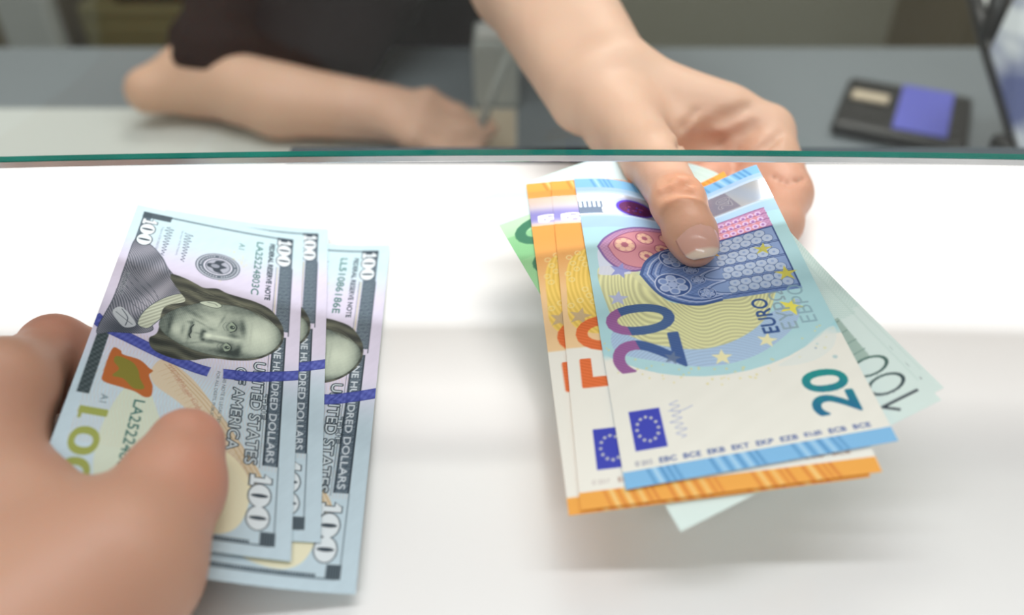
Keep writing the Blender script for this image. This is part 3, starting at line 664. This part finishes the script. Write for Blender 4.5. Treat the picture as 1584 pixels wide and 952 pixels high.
# ---------------------------------------------------------------- bodies: rounded cones melted together, then skinned as one surface
class Body:
    def __init__(s, xs, ys, zs):
        s.xs, s.ys, s.zs = [np.asarray(a, float) for a in (xs, ys, zs)]
        s.D = np.full((len(s.xs), len(s.ys), len(s.zs)), 60.0, np.float32)
    def _sub(s, lo, hi):
        return tuple(slice(max(np.searchsorted(a, l) - 1, 0), min(np.searchsorted(a, h) + 1, len(a))) for a, l, h in zip((s.xs, s.ys, s.zs), lo, hi))
    def cone(s, a, b, r1, r2, k=6.0, sub=False, pad=16):
        a, b = np.array(a, float), np.array(b, float); R = max(r1, r2) + pad + k
        lo, hi = np.minimum(a, b) - R, np.maximum(a, b) + R; sl = s._sub(lo, hi)
        if any(q.stop - q.start < 2 for q in sl): return s
        X = s.xs[sl[0]][:, None, None]; Y = s.ys[sl[1]][None, :, None]; Z = s.zs[sl[2]][None, None, :]
        d = b - a; L2 = d @ d + 1e-9
        t = np.clip(((X-a[0])*d[0] + (Y-a[1])*d[1] + (Z-a[2])*d[2]) / L2, 0, 1)
        q = np.sqrt((X-a[0]-t*d[0])**2 + (Y-a[1]-t*d[1])**2 + (Z-a[2]-t*d[2])**2) - (r1 + (r2-r1)*t)
        return s._mix(sl, q, k, sub)
    def ellip(s, c, r, k=6.0, sub=False, R=None):
        c, r = np.array(c, float), np.array(r, float); R = np.eye(3) if R is None else np.array(R)
        m = max(r) + 16 + k; sl = s._sub(c - m, c + m)
        X = s.xs[sl[0]][:, None, None] - c[0]; Y = s.ys[sl[1]][None, :, None] - c[1]; Z = s.zs[sl[2]][None, None, :] - c[2]
        u, v, w_ = [(R[i][0]*X + R[i][1]*Y + R[i][2]*Z) for i in range(3)]
        k0 = np.sqrt((u/r[0])**2 + (v/r[1])**2 + (w_/r[2])**2) + 1e-6; k1 = np.sqrt((u/r[0]**2)**2 + (v/r[1]**2)**2 + (w_/r[2]**2)**2) + 1e-9
        return s._mix(sl, k0*(k0 - 1)/k1, k, sub)
    def _mix(s, sl, q, k, sub):
        D = s.D[sl]
        if sub: h = np.clip(.5 - .5*(D + q)/k, 0, 1); s.D[sl] = D*(1-h) - q*h + k*h*(1-h)
        else: h = np.clip(.5 + .5*(D - q)/k, 0, 1); s.D[sl] = D*(1-h) + q*h - k*h*(1-h)
        return s
    def chain(s, pts, rr, k=6.0, sub=False):
        for i in range(len(pts)-1): s.cone(pts[i], pts[i+1], rr[i], rr[i+1], k, sub)
        return s
    def cast(s, px, py, z0=150, z1=900):
        r = ray(px, py); zz = np.arange(z0, z1, .5); P = np.array([0, 0, CAMH]) + r*zz[:, None]
        i = [np.clip(np.searchsorted(a, P[:, k]), 0, len(a)-1) for k, a in enumerate((s.xs, s.ys, s.zs))]
        ok = s.D[i[0], i[1], i[2]] < 0; return P[np.argmax(ok)] if ok.any() else P[0]
    def groove(s, pts, r=1.2, k=3, deep=0.0):
        Q = [s.cast(*q) for q in pts]; Q = [q + (q - [0, 0, CAMH])/np.linalg.norm(q - [0, 0, CAMH])*deep for q in Q]
        return s.chain(Q, r if hasattr(r, '__len__') else [r]*len(Q), k, True)
    def surface(s):
        D = s.D; ins = D < 0
        n = ins[:-1, :-1, :-1].astype(np.int8); 
        cnt = sum(ins[i:ins.shape[0]-1+i, j:ins.shape[1]-1+j, k:ins.shape[2]-1+k].astype(np.int8) for i in (0, 1) for j in (0, 1) for k in (0, 1))
        act = (cnt > 0) & (cnt < 8); I = np.argwhere(act); vid = np.full(act.shape, -1, np.int64); vid[act] = np.arange(len(I))
        acc = np.zeros((len(I), 3)); w_ = np.zeros(len(I))
        corners = [(i, j, k) for i in (0, 1) for j in (0, 1) for k in (0, 1)]
        for a in corners:
            for ax in range(3):
                if a[ax]: continue
                b = list(a); b[ax] = 1
                da = D[I[:, 0]+a[0], I[:, 1]+a[1], I[:, 2]+a[2]]; db = D[I[:, 0]+b[0], I[:, 1]+b[1], I[:, 2]+b[2]]
                m = (da < 0) != (db < 0); t = np.where(m, da/(da - db + 1e-12), 0)
                p = np.array(a, float)[None] + 0*acc; p[:, ax] += t
                acc[m] += p[m]; w_[m] += 1
        loc = acc / np.maximum(w_, 1)[:, None]; V = np.zeros((len(I), 3))
        for ax, A in enumerate((s.xs, s.ys, s.zs)): V[:, ax] = A[I[:, ax]]*(1-loc[:, ax]) + A[I[:, ax]+1]*loc[:, ax]
        F = []
        for ax in range(3):
            u, v = [(1, 2), (2, 0), (0, 1)][ax]
            sa = [slice(None)]*3; sb = [slice(None)]*3; sa[ax] = slice(0, -1); sb[ax] = slice(1, None)
            ch = ins[tuple(sa)] != ins[tuple(sb)]; E = np.argwhere(ch)
            ok = (E[:, u] > 0) & (E[:, v] > 0) & (E[:, u] < D.shape[u]-1) & (E[:, v] < D.shape[v]-1); E = E[ok]
            q = []
            for du, dv in ((0, 0), (-1, 0), (-1, -1), (0, -1)):
                c = E.copy(); c[:, u] += du; c[:, v] += dv; q.append(vid[c[:, 0], c[:, 1], c[:, 2]])
            q = np.array(q).T; fl = ins[E[:, 0], E[:, 1], E[:, 2]]; q[~fl] = q[~fl][:, ::-1]; F.append(q)
        return V, np.concatenate(F)
def relax(V, F, n=3, lam=.5):
    E = np.concatenate([F[:, [0, 1]], F[:, [1, 2]], F[:, [2, 3]], F[:, [3, 0]]]); E = np.concatenate([E, E[:, ::-1]])
    deg = np.bincount(E[:, 0], minlength=len(V))[:, None]
    for it in range(n):
        for s_ in (lam, -lam*1.04):
            A = np.zeros_like(V)
            for ax in range(3): A[:, ax] = np.bincount(E[:, 0], weights=V[E[:, 1], ax], minlength=len(V))
            V = V + s_*(A/np.maximum(deg, 1) - V)
    return V
def tone_attr(o, base, spots, V, seed=0, amt=.05):
    """skin colour: base with redder or paler patches (knuckles, tips, palms)"""
    c = np.tile(np.array(base), (len(V), 1)); rs = np.random.RandomState(seed); nz = 0
    for i in range(10): a = rs.randn(3); a *= (.06 + .03*i)/np.linalg.norm(a)*1.0; nz = nz + np.sin(V @ a + 6*rs.rand())/10
    c = c*(1 + amt*nz[:, None]*np.array([.5, 1.2, 1.3]))
    for p, r, col, a in spots:
        k = a*np.exp(-((V - np.array(p))**2).sum(1)/r**2)[:, None]; c = c*(1-k) + np.array(col)*k
    at = o.data.color_attributes.new('tone', 'FLOAT_COLOR', 'POINT'); at.data.foreach_set('color', np.c_[np.clip(c, 0, 1), np.ones(len(V))].astype(np.float32).ravel())
def grid_axis(lo, hi, fine, step, coarse):
    out = [lo]
    while out[-1] < hi:
        x = out[-1]; d = coarse
        for a, b in fine:
            if a <= x <= b: d = step
            elif x < a: d = min(d, max(step, min(coarse, (a - x)*.35 + step)))
            else: d = min(d, max(step, min(coarse, (x - b)*.35 + step)))
        out.append(x + d)
    return np.array(out)
def nail(name, P0, P1, up, r0, r1, half, tmin, tmax, parent, col, tipcol, lift=.35):
    """curved nail plate on a finger running P0 -> P1 (P1 the fingertip centre)"""
    P0, P1, up = [np.array(q, float) for q in (P0, P1, up)]; d = P1 - P0; L = np.linalg.norm(d); d /= L
    up = up - (up @ d)*d; up /= np.linalg.norm(up); sd = np.cross(d, up)
    n, m = 18, 20; V = []; C = []
    for lay in (0, 1):
        for i in range(n):
            s_ = i/(n-1); t = L + tmin + (tmax - tmin)*s_
            hw = half*(1 - .9*max(0, (.22 - s_)/.22)**2.2*.75 - .5*max(0, (s_ - .86)/.14)**2*.45)
            for j in range(m):
                a = (2*j/(m-1) - 1)*hw; rr = r0 + (r1 - r0)*min(max(t/L, 0), 1)
                e_ = max(0, t - L); bow = math.sqrt(max(rr*rr - e_*e_*.5, 9)) - rr
                p = P0 + d*(t - .9*(abs(a)/hw)**2*s_*1.2) + (rr + lift - .55*lay + bow)*(math.cos(a)*up + math.sin(a)*sd*.98)
                V.append(p); C.append(tipcol if s_ > .86 else ((col[0]*.97 + .06, col[1]*.9 + .1, col[2]*.9 + .1) if s_ < .17 and abs(a) < hw*.6 else col))
    F = []; N = n*m
    for i in range(n-1):
        for j in range(m-1): a = i*m + j; F.append((a, a+1, a+m+1, a+m)); F.append((N+a+m, N+a+m+1, N+a+1, N+a))
    for i in range(n-1): F.append((i*m, (i+1)*m, N+(i+1)*m, N+i*m)); F.append((N+i*m+m-1, N+(i+1)*m+m-1, (i+1)*m+m-1, i*m+m-1))
    for j in range(m-1): F.append((j+1, j, N+j, N+j+1)); F.append(((n-1)*m+j, (n-1)*m+j+1, N+(n-1)*m+j+1, N+(n-1)*m+j))
    o = mesh_obj(name, np.array(V), np.array(F), M['nail'], None)
    at = o.data.color_attributes.new('tone', 'FLOAT_COLOR', 'POINT'); at.data.foreach_set('color', np.c_[np.array(C), np.ones(len(C))].astype(np.float32).ravel())
    child(o, parent); return o
def glass_material():
    m = bpy.data.materials.new('clear_window_glass'); m.use_nodes = True; nt = m.node_tree; nt.nodes.clear()
    out = nt.nodes.new('ShaderNodeOutputMaterial'); mx = nt.nodes.new('ShaderNodeMixShader'); tr = nt.nodes.new('ShaderNodeBsdfTransparent'); gl = nt.nodes.new('ShaderNodeBsdfGlossy')
    tr.inputs[0].default_value = (.935, .955, .94, 1); gl.inputs['Roughness'].default_value = .012; gl.inputs[0].default_value = (1, 1, 1, 1)
    fr = nt.nodes.new('ShaderNodeFresnel'); fr.inputs[0].default_value = 1.27
    nt.links.new(fr.outputs[0], mx.inputs[0]); nt.links.new(tr.outputs[0], mx.inputs[1]); nt.links.new(gl.outputs[0], mx.inputs[2]); nt.links.new(mx.outputs[0], out.inputs[0])
    return m

def build_setting():
    struct = lambda mb, name, mat: tag(mb.build(name, mat), kind='structure')
    struct(MB().box((-2200, -2200, -980), (2200, 2300, -930)), 'floor', M['floor'])
    struct(MB().box((-2200, 1900, -930), (2200, 1960, 400)), 'wall_back', M['wall'])
    # the white counter: glossy top on a panelled base
    c = empty('service_counter', 'glossy white service counter under both fans of banknotes', 'counter', (0, 30, -930))
    MB().box((-1000, -420, -38), (1000, 371, 0), 2.0).build('counter_top', M['counter'], c)
    MB().box((-110, 371.2, -30), (1000, 388, -1), 1).build('rear_dark_strip', M['mat'], c)  # dark strip added in place of the dark reflection band above the glass edge
    MB().box((-960, -360, -930), (960, 340, -38.5), 3).build('counter_base', M['desk_white'], c)
    # clerk's desk behind, lower
    d = empty('clerk_desk', 'slate grey office desk behind the glass, lower than the counter', 'desk', (0, 640, -930))
    MB().box((-1100, 392, -175), (1100, 858, -143), 2).build('desk_top', M['desk_dark'], d)
    for x in (-1050, 1000):
        MB().box((x, 440, -930), (x + 40, 840, -175.5), 1).build('desk_leg', M['desk_dark'], d)
    tag(MB().box((-1000, 394, -142.9), (4, 716, -141), .8).build('writing_pad', M['desk_white']), 'pale laminate writing board lying on the desk under the resting forearm', 'writing pad')
    # glass screen, very slightly bowed in plan
    g = empty('glass_screen', 'clear glass counter screen with a polished green lower edge', 'glass screen', (0, 250, 68.5))
    xs = np.linspace(-640, 660, 53)
    def yy(x): q = abs(x - 18)/165; return 250 - 3.8*(q*q if q < 1.3 else 1.69 + 2.6*(q - 1.3)*.25)
    def strip(prof, name, mat):
        n = len(prof); V = []; F = []
        for x in xs:
            for dy, z in prof: V.append((x, yy(x) + dy, z))
        for i in range(len(xs)-1):
            for j in range(n): F.append((i*n + j, i*n + (j+1) % n, (i+1)*n + (j+1) % n, (i+1)*n + j))
        F += [tuple(range(n-1, -1, -1)), tuple(range((len(xs)-1)*n, len(xs)*n))]
        return MB().add(V, F).build(name, mat, g)
    strip([(0, 71.35), (3, 71.35), (3, 720), (0, 720)][::-1], 'glass_pane', glass_material())
    e1 = strip([(0, 70.85), (3, 70.85), (3, 71.3), (0, 71.3)][::-1], 'green_edge', pbr('green_glass_edge', (.0, .23, .19), .12, spec=.8, noise=(30, .5))); e1['label'] = 'bright green line along the glass edge'
    e2 = strip([(.5, 68.3), (2.5, 68.3), (3, 68.8), (3, 70.8), (0, 70.8), (0, 68.8)][::-1], 'polished_bevel', pbr('polished_bevel', (.74, .78, .82), .2, .6, noise=(25, .35))); e2['label'] = 'polished silvery bevel along the bottom of the glass'  # colour noise stands in for varied highlights along the bevel

    # things on the desk
    t = empty('card_terminal', 'flat black card terminal with a violet blue screen on the grey desk', 'card terminal', (335, 690, -143))
    q = dict(rz=-.44, c=(338, 692, -143))
    MB().box((285, 640, -142.9), (392, 745, -130), 6, **q).build('terminal_body', M['black'], t)
    s_ = MB().box((332, 648, -129.9), (375, 738, -127.5), 1, **q).build('screen', M['bluecard'], t); s_['label'] = 'violet blue screen panel'
    MB().box((293, 690, -129.9), (324, 706, -126), 1.5, **q).build('button_block', M['beige'], t)
    t = empty('receipt_printer', 'small pale grey receipt printer beside the resting hand', 'printer', (-14, 735, -143))
    MB().box((-34, 718, -142.9), (6, 770, -82), 4).build('printer_body', M['pale'], t)
    MB().box((-30, 722, -81.9), (2, 752, -76), 2).build('printer_lid', M['sheet'], t)
    tag(MB().box((-52, 628, -140.9), (3, 712, -140.2)).build('paper_sheet', M['beige']), 'cream paper slip lying in front of the small printer', 'paper')
    # round charcoal pad with a raised rim
    n = 40; V = []; F = []
    for r, z in ((74, -140.9), (76, -138), (73, -135), (60, -133.5), (0.5, -133)):
        for i in range(n): a = 2*math.pi*i/n; V.append((-62 + r*math.cos(a), 590 + r*.62*math.sin(a), z))
    for k in range(4):
        for i in range(n): F.append((k*n + i, k*n + (i+1) % n, (k+1)*n + (i+1) % n, (k+1)*n + i))
    F += [tuple(range(n-1, -1, -1)), tuple(range(4*n, 5*n))]
    tag(MB().add(V, F).build('desk_pad', M['mat'], smooth=True), 'rounded charcoal pad under the resting fingers, just behind the glass', 'desk pad')
    # cupboards and a post beyond the desk
    t = empty('storage_cupboard', 'brown cupboard at far left beyond the desk', 'cupboard', (-900, 1400, -930))
    MB().box((-1250, 1300, -930), (-700, 1650, -100), 6).build('cupboard_body', M['brown'], t); MB().box((-1240, 1292, -900), (-990, 1299, -130), 2).build('cupboard_door', M['brown'], t); MB().box((-980, 1292, -900), (-710, 1299, -130), 2).build('cupboard_door', M['brown'], t)
    tag(MB().box((-745, 1240, -930), (-672, 1290, 60), 10, rz=.1).build('support_post', M['pale']), 'pale grey post between the two cupboards at upper left', 'post')
    t = empty('storage_cupboard', 'low olive cupboard between the pale post and the dark sleeve', 'cupboard', (-520, 1400, -930))
    MB().box((-655, 1300, -930), (-330, 1600, -262), 6).build('cupboard_body', M['olive'], t); MB().box((-648, 1292, -900), (-340, 1299, -290), 2).build('cupboard_door', M['olive'], t)
    t = empty('storage_box', 'black box standing on the low olive cupboard', 'box', (-480, 1400, -262))
    MB().box((-600, 1310, -261.5), (-340, 1560, -120), 5).build('box_body', M['black'], t); MB().box((-606, 1304, -119.5), (-334, 1566, -95), 5).build('box_lid', M['black'], t)
    t = empty('storage_cupboard', 'tall dark brown cupboard at upper right beyond the desk', 'cupboard', (760, 1350, -930))
    MB().box((660, 1250, -930), (960, 1500, 60), 6).build('cupboard_body', M['brown'], t); MB().box((668, 1242, -900), (950, 1249, 30), 2).build('cupboard_door', M['brown'], t)
    # leaflet rack at the right margin
    t = empty('leaflet_stand', 'leaflet stand with dark frame and blue and white sheets at the right margin', 'leaflet stand', (384, 509, -143))
    def slab(pts, th, name, mat):
        P = [np.array(p) for p in pts]; nrm = np.cross(P[1]-P[0], P[2]-P[0]); nrm = nrm/np.linalg.norm(nrm)*th; n = len(P)
        V = P + [p + nrm for p in P]; F = [tuple(range(n-1, -1, -1)), tuple(range(n, 2*n))] + [(i, (i+1) % n, n + (i+1) % n, n + i) for i in range(n)]
        return MB().add(V, F).build(name, mat, t)
    lm = pbr('printed_leaflet', hexl('c9cdd2'), .5); nt = lm.node_tree; tc = nt.nodes.new('ShaderNodeTexCoord'); no = nt.nodes.new('ShaderNodeTexNoise'); no.inputs['Scale'].default_value = 14; cr = nt.nodes.new('ShaderNodeValToRGB')
    cr.color_ramp.elements[0].position = .40; cr.color_ramp.elements[0].color = (*hexl('46507c'), 1); cr.color_ramp.elements[1].position = .56; cr.color_ramp.elements[1].color = (*hexl('c3c8cb'), 1)
    nt.links.new(tc.outputs['Object'], no.inputs['Vector']); nt.links.new(no.outputs['Fac'], cr.inputs[0]); nt.links.new(cr.outputs[0], nt.nodes['Principled BSDF'].inputs['Base Color'])
    slab([U(1533, 76, 600), U(1582, -30, 640), U(1760, -60, 660), U(1760, 330, 560), U(1590, 262, 560), U(1566, 190, 580)], 3, 'leaflet', lm)
    f = MB(); f.tube([U(1492, -60, 680), U(1527, 66, 640), U(1560, 190, 610), U(1580, 262, 590)], [5, 6, 4, 4]); f.tube([U(1562, -60, 640), U(1527, 66, 640)], 7); f.build('frame', M['black'], t, True)
    MB().box((328, 478, -142.9), (440, 540, -72), 4).build('stand_base', M['black'], t)
    slab([U(1498, -40, 690), U(1545, -40, 690), U(1520, 46, 670)], 3, 'backing_card', M['sheet'])

SK = (.72, .455, .33); SKR = (.64, .28, .19); SKD = (.47, .235, .145)
def build_clerk():
    b = Body(grid_axis(-420, 330, [(-112, -20), (22, 142)], 1.7, 9), grid_axis(222, 1020, [(226, 470), (615, 680)], 1.7, 9), grid_axis(-320, 480, [(-150, -85), (-16, 74)], 1.7, 9))
    v = lambda *q: np.array(q, float)
    W = U(930, 134, 402); a = v(.84, .35, .43); E = v(-13, 611, 53)
    # arm holding the notes
    sh = v(105, 850, 150)
    b.chain([sh, E], [52, 38], 14); 
    mid = E*.55 + W*.45
    for s_ in (-1, 1): b.chain([E + a*6*s_, mid + a*8*s_, W + a*9.5*s_], [35, 27.5, 16.5], 10)
    I = [U(1184, 206, 394), U(1214, 300, 368), U(1204, 346, 349), U(1150, 352, 325)]
    CM = U(962, 190, 384); TM = U(1012, 250, 338); TI = hit(1049, 313, SE, -14.0); TT = hit(1076, 380, SE, -7.4)
    # palm: four hand bones side by side
    st = v(-1, 13, -8.5)
    for i in range(4):
        b.cone(W + a*(9 - 2.5*i) + st*.55*i, I[0] + st*i + v(-4*i, 0, 0), 15.5 - i, 12.6 - .5*i, 9)
    b.cone(U(985, 175, 398), U(1120, 180, 398), 15, 12, 10); b.cone(U(1010, 205, 388), U(1120, 215, 392), 11, 9, 8)
    # thumb
    b.chain([W - a*4 + v(0, -4, 2), CM, TM], [16, 15.5, 11.8], 9)
    b.chain([TM, TI], [10.8, 9.0], 5); b.chain([TI, TT], [9.1, 7.4], 4)
    b.ellip((TI*.3 + TT*.7), (8.8, 8.8, 8.0), 4)
    F_ = [I, [I[0] + st, v(110, 338, 15), v(98, 314, 13), v(76, 290, 19)], [I[0] + st*2 + v(-4, 0, 0), v(97, 352, 13), v(86, 330, 13), v(62, 304, 17)], [I[0] + st*3 + v(-8, 0, 0), v(86, 368, 12), v(76, 348, 12), v(62, 328, 13)]]
    for i, f in enumerate(F_):
        r = [12.2, 11.0, 9.2, 7.3] if i == 0 else [10.8, 9.0, 8.0, 7.0]
        b.chain(f, r, 4)
    b.cone((I[0]+I[1])/2 + v(-4, 0, -1), I[1] + v(-3, 0, -2), 11, 10, 6)
    # creases where the thumb folds against the palm, and over its joint
    def crease(pts, r=1.1, k=2.5): b.chain([np.array(p) for p in pts], [r]*len(pts), k, True)
    # creases where the thumb folds against the palm, over its joint and on the first finger
    b.groove([(1062, 234), (1074, 215), (1092, 199), (1122, 183), (1158, 165)], [2.6, 2.6, 2.1, 1.5, .8], 5)
    b.groove([(1080, 232), (1096, 226), (1112, 222)], [4.2, 4.0, 2.2], 6, 1.5); b.groove([(1112, 222), (1140, 206), (1164, 194)], [1.8, 1.3, .7], 4)
    b.groove([(1172, 236), (1190, 222), (1208, 208)], [1.4, 1.2, .5], 4); b.groove([(1046, 230), (1058, 196), (1078, 172)], [.8, .9, .5], 3)
    for y0, dx in ((281, 0), (290, 2), (298, 4), (303, 8)): b.groove([(1012 + dx, y0 + 6), (1030 + dx, y0), (1050 + dx, y0 - 1), (1072 + dx, y0 + 5)], [.3, .6, .6, .3], 1.8, -.1)
    b.groove([(1196, 276), (1216, 284), (1240, 280)], [.5, 1.0, .5], 2.5)
    upT = v(0, -.35, .93)
    # resting arm
    E2 = U(226, 146, 728); E2[2] = max(E2[2], -119); E2[1] += 8; W2_ = 0; W2 = U(598, 188, 702); W2[2] = -115; W2[1] += 12; MA = U(305, 134, 742); MA[2] = max(MA[2], -107); MA[1] += 10; sh2 = v(-100, 905, 70)
    b.chain([sh2, MA], [42, 29], 14); b.chain([E2, MA, E2*.45 + W2*.55, W2], [20, 30, 27, 21.5], 12); b.cone(E2*.6 + W2*.4 + v(0, 8, 6), W2 + v(0, 10, 0), 27, 18, 8)
    K = U(655, 172, 690); K[2] = -106; K[1] += 8
    for i in range(4):
        o_ = v(2 - 3*i, 9 - 12*i, 2 - 4*i); m = K + o_
        b.cone(W2 + v(0, 6 - 5*i, 0), m, 15, 11, 8); p = m + v(24, -6, -9); q = p + v(15, -9, -10); r_ = q + v(2, -8, -3)
        for w_ in (p, q, r_): w_[2] = max(w_[2], -131)
        b.chain([m, p, q, r_], [10.5, 9, 8, 7], 4)
    b.chain([W2 + v(6, -14, 2), W2 + v(34, -26, -2), W2 + v(62, -24, -4), W2 + v(82, -14, -6)], [14, 11.5, 9.5, 8], 6)
    # trunk, neck, head
    b.ellip((-45, 905, 60), (150, 75, 150), 30); b.chain([v(-150, 880, 150), v(90, 875, 150)], [50, 50], 30); b.ellip((-35, 965, -160), (130, 80, 150), 40)
    b.cone((-30, 880, 190), (-30, 868, 270), 52, 48, 20); b.ellip((-28, 850, 345), (70, 88, 105), 18); b.ellip((-28, 800, 300), (45, 45, 45), 25)
    b.cone((-28, 765, 350), (-28, 752, 322), 8, 12, 8)
    for s_ in (-1, 1): b.ellip((-28 + 70*s_, 855, 340), (9, 17, 27), 5); b.ellip((-28 + 27*s_, 768, 358), (14, 8, 9), 5, True)
    b.cone((-44, 768, 296), (-12, 768, 296), 3, 3, 3, True)
    V, F = b.surface(); V = relax(V, F, 3)
    P = mesh_obj('person', V, F, M['skin'])
    tip = TT + (TT-TI)*.2
    tone_attr(P, SK, [(tip, 9, SKR, .45), (TI + upT*9, 11, (.66, .27, .12), .7), (TT + upT*6, 10, (.70, .33, .20), .5), (I[1], 14, SKD, .6), (I[2], 16, SKD, .65), (F_[1][2], 40, (.55, .27, .18), .75), (U(1110, 225, 380), 14, SKR, .35), (E2, 60, (.66, .40, .27), .5), (W2, 60, (.70, .40, .28), .5)], V, 3)
    tag(P, 'person behind the glass in a dark brown top handing over the euro notes', 'person')
    o = nail('thumb_nail', TI, TT, (-.03, -.42, .9), 9.1, 8.0, 1.08, -7.5, 9.0, P, (.78, .42, .34), (.90, .68, .56)); o['label'] = 'short pale pink thumb nail'
    # clothing
    s = Body(grid_axis(-400, 330, [], 6, 6), grid_axis(640, 1040, [], 6, 6), grid_axis(-330, 260, [], 6, 6))
    s.ellip((-45, 908, 60), (166, 88, 158), 30); s.ellip((-35, 967, -160), (148, 92, 170), 40); s.chain([v(-170, 870, 148), v(100, 868, 148)], [62, 62], 30)
    s.chain([sh2, U(338, 88, 748)], [72, 42], 20); s.chain([U(352, 74, 756), U(440, 66, 775), U(525, 66, 790)], [37, 44, 42], 20)
    s.chain([U(440, -20, 770), U(540, -40, 800)], [60, 70], 30); s.chain([sh, sh*.55 + E*.45], [66, 58], 20)
    V, F = s.surface(); V = relax(V, F, 2)
    rs = np.random.RandomState(2); nz = sum(np.sin(V @ (rs.randn(3)*.035*(1 + .4*i)) + rs.rand()*6) for i in range(8)); V = V + nz[:, None]*np.array([.8, .8, .2])
    o = mesh_obj('shirt', V, F, M['shirt']); o.parent = P; o['label'] = 'dark brown short sleeved top'
    h = Body(grid_axis(-130, 75, [], 5, 5), grid_axis(770, 970, [], 5, 5), grid_axis(220, 475, [], 5, 5)); h.ellip((-28, 862, 358), (80, 92, 104), 10); h.ellip((-28, 935, 300), (55, 30, 70), 15); h.ellip((-28, 775, 318), (62, 50, 70), 8, True)
    V, F = h.surface(); o = mesh_obj('hair', relax(V, F, 2), F, M['hair']); o.parent = P
    # pen in the resting hand
    p = empty('pen', 'slim pale grey pen held upright by the resting hand', 'pen', tuple(K + v(42, -14, -20)))
    A = K + v(40, -16, -21); B = K + v(88, 30, 92)
    MB().tube([A + (B-A)*.08, A + (B-A)*.8], 3.6).build('pen_barrel', M['pale'], p, True); MB().tube([A + (B-A)*.81, B], [3.8, 3.2]).build('pen_cap', M['sheet'], p, True); MB().tube([A, A + (B-A)*.075], [.6, 3.2]).build('pen_tip', M['black'], p, True)

def build_customer():
    b = Body(grid_axis(-285, -60, [(-230, -60)], 1.8, 6), grid_axis(-160, 270, [(40, 260)], 1.8, 6), grid_axis(-24, 75, [(-20, 70)], 1.8, 6))
    v = lambda *q: np.array(q, float)
    TT = hit(288, 690, SD, -10.5); Zt = (TT[1])*c39 + (CAMH - TT[2])*s39
    TI = U(262, 760, Zt - 11); TM = U(196, 868, Zt - 30); CM = U(60, 985, Zt - 40)
    I = [U(-6, 612, 246), U(84, 540, 283), U(160, 556, 294), U(250, 590, 300)]
    W = v(-150, 60, 29)
    b.chain([TT, TI], [10.4, 11.2], 4); b.ellip(TI*.9 + TT*.1, (12.2, 12.2, 11.5), 4); b.chain([TI, TM, CM, W], [11.5, 15.5, 19, 20], 10)
    b.chain([I[0], I[1]], [12.6, 9.8], 5); b.chain(I[1:], [9.8, 8.8, 7.6], 4); b.ellip(I[1], (10.3, 10.3, 10.3), 4)
    # hand bones and the web between thumb and first finger
    st = v(-18, -3, -3.5)
    for i in range(4):
        b.cone(W + st*.4*i, I[0] + st*i + v(0, -3*i, 0), 20 - 2*i, 14 - i, 12)
    b.cone(U(95, 868, Zt - 28), U(4, 730, 234), 12, 12, 12); b.cone(U(110, 895, Zt - 30), U(10, 810, 220), 15, 16, 12); b.cone(U(160, 900, Zt - 30), W, 17, 22, 14)
    for i in range(1, 4):
        m = I[0] + st*i + v(0, -3*i, 0); p = m + v(4, 34 - 3*i, -16 + 2*i); p[2] = max(p[2], 11); q = p + v(20, 8, -4); q[2] = max(q[2], 10); r_ = q + v(18, 2, 1)
        b.chain([m, p, q, r_], [11.5, 9.6, 8.6, 7.4], 4)
    b.chain([W, v(-165, -20, 38), v(-178, -150, 44)], [25, 30, 36], 10); b.chain([W + v(-22, 0, 0), v(-190, -20, 38)], [22, 28], 10)
    def crease(pts, r=1.0, k=2.5): b.chain([np.array(p) for p in pts], [r]*len(pts), k, True)
    up = v(.2, -.35, .9)
    b.ellip((0, 0, 0), (1, 1, 1), 1)
    V, F = b.surface(); V = relax(V, F, 3)
    o = mesh_obj('person', V, F, M['skin'])
    tone_attr(o, (.54, .30, .205), [(TT + v(4, 6, 0), 12, (.72, .27, .19), .6), (TI + v(8, 0, 3), 12, (.74, .26, .17), .5), (I[1], 18, (.62, .24, .17), .6), (U(140, 780, Zt-5), 16, (.72, .33, .25), .45), (W, 40, (.60, .36, .22), .5)], V, 7, .06)
    tag(o, 'near hand of a person at lower left pinching the dollar notes', 'person')
    n = nail('thumb_nail', TI, TT, (-.1, .98, -.1), 10.8, 10.2, .8, -8, 5, o, (.70, .42, .35), (.74, .60, .54)); n['label'] = 'thumb nail seen edge on at the tip'

build_setting()
build_notes()
build_clerk()
build_customer()
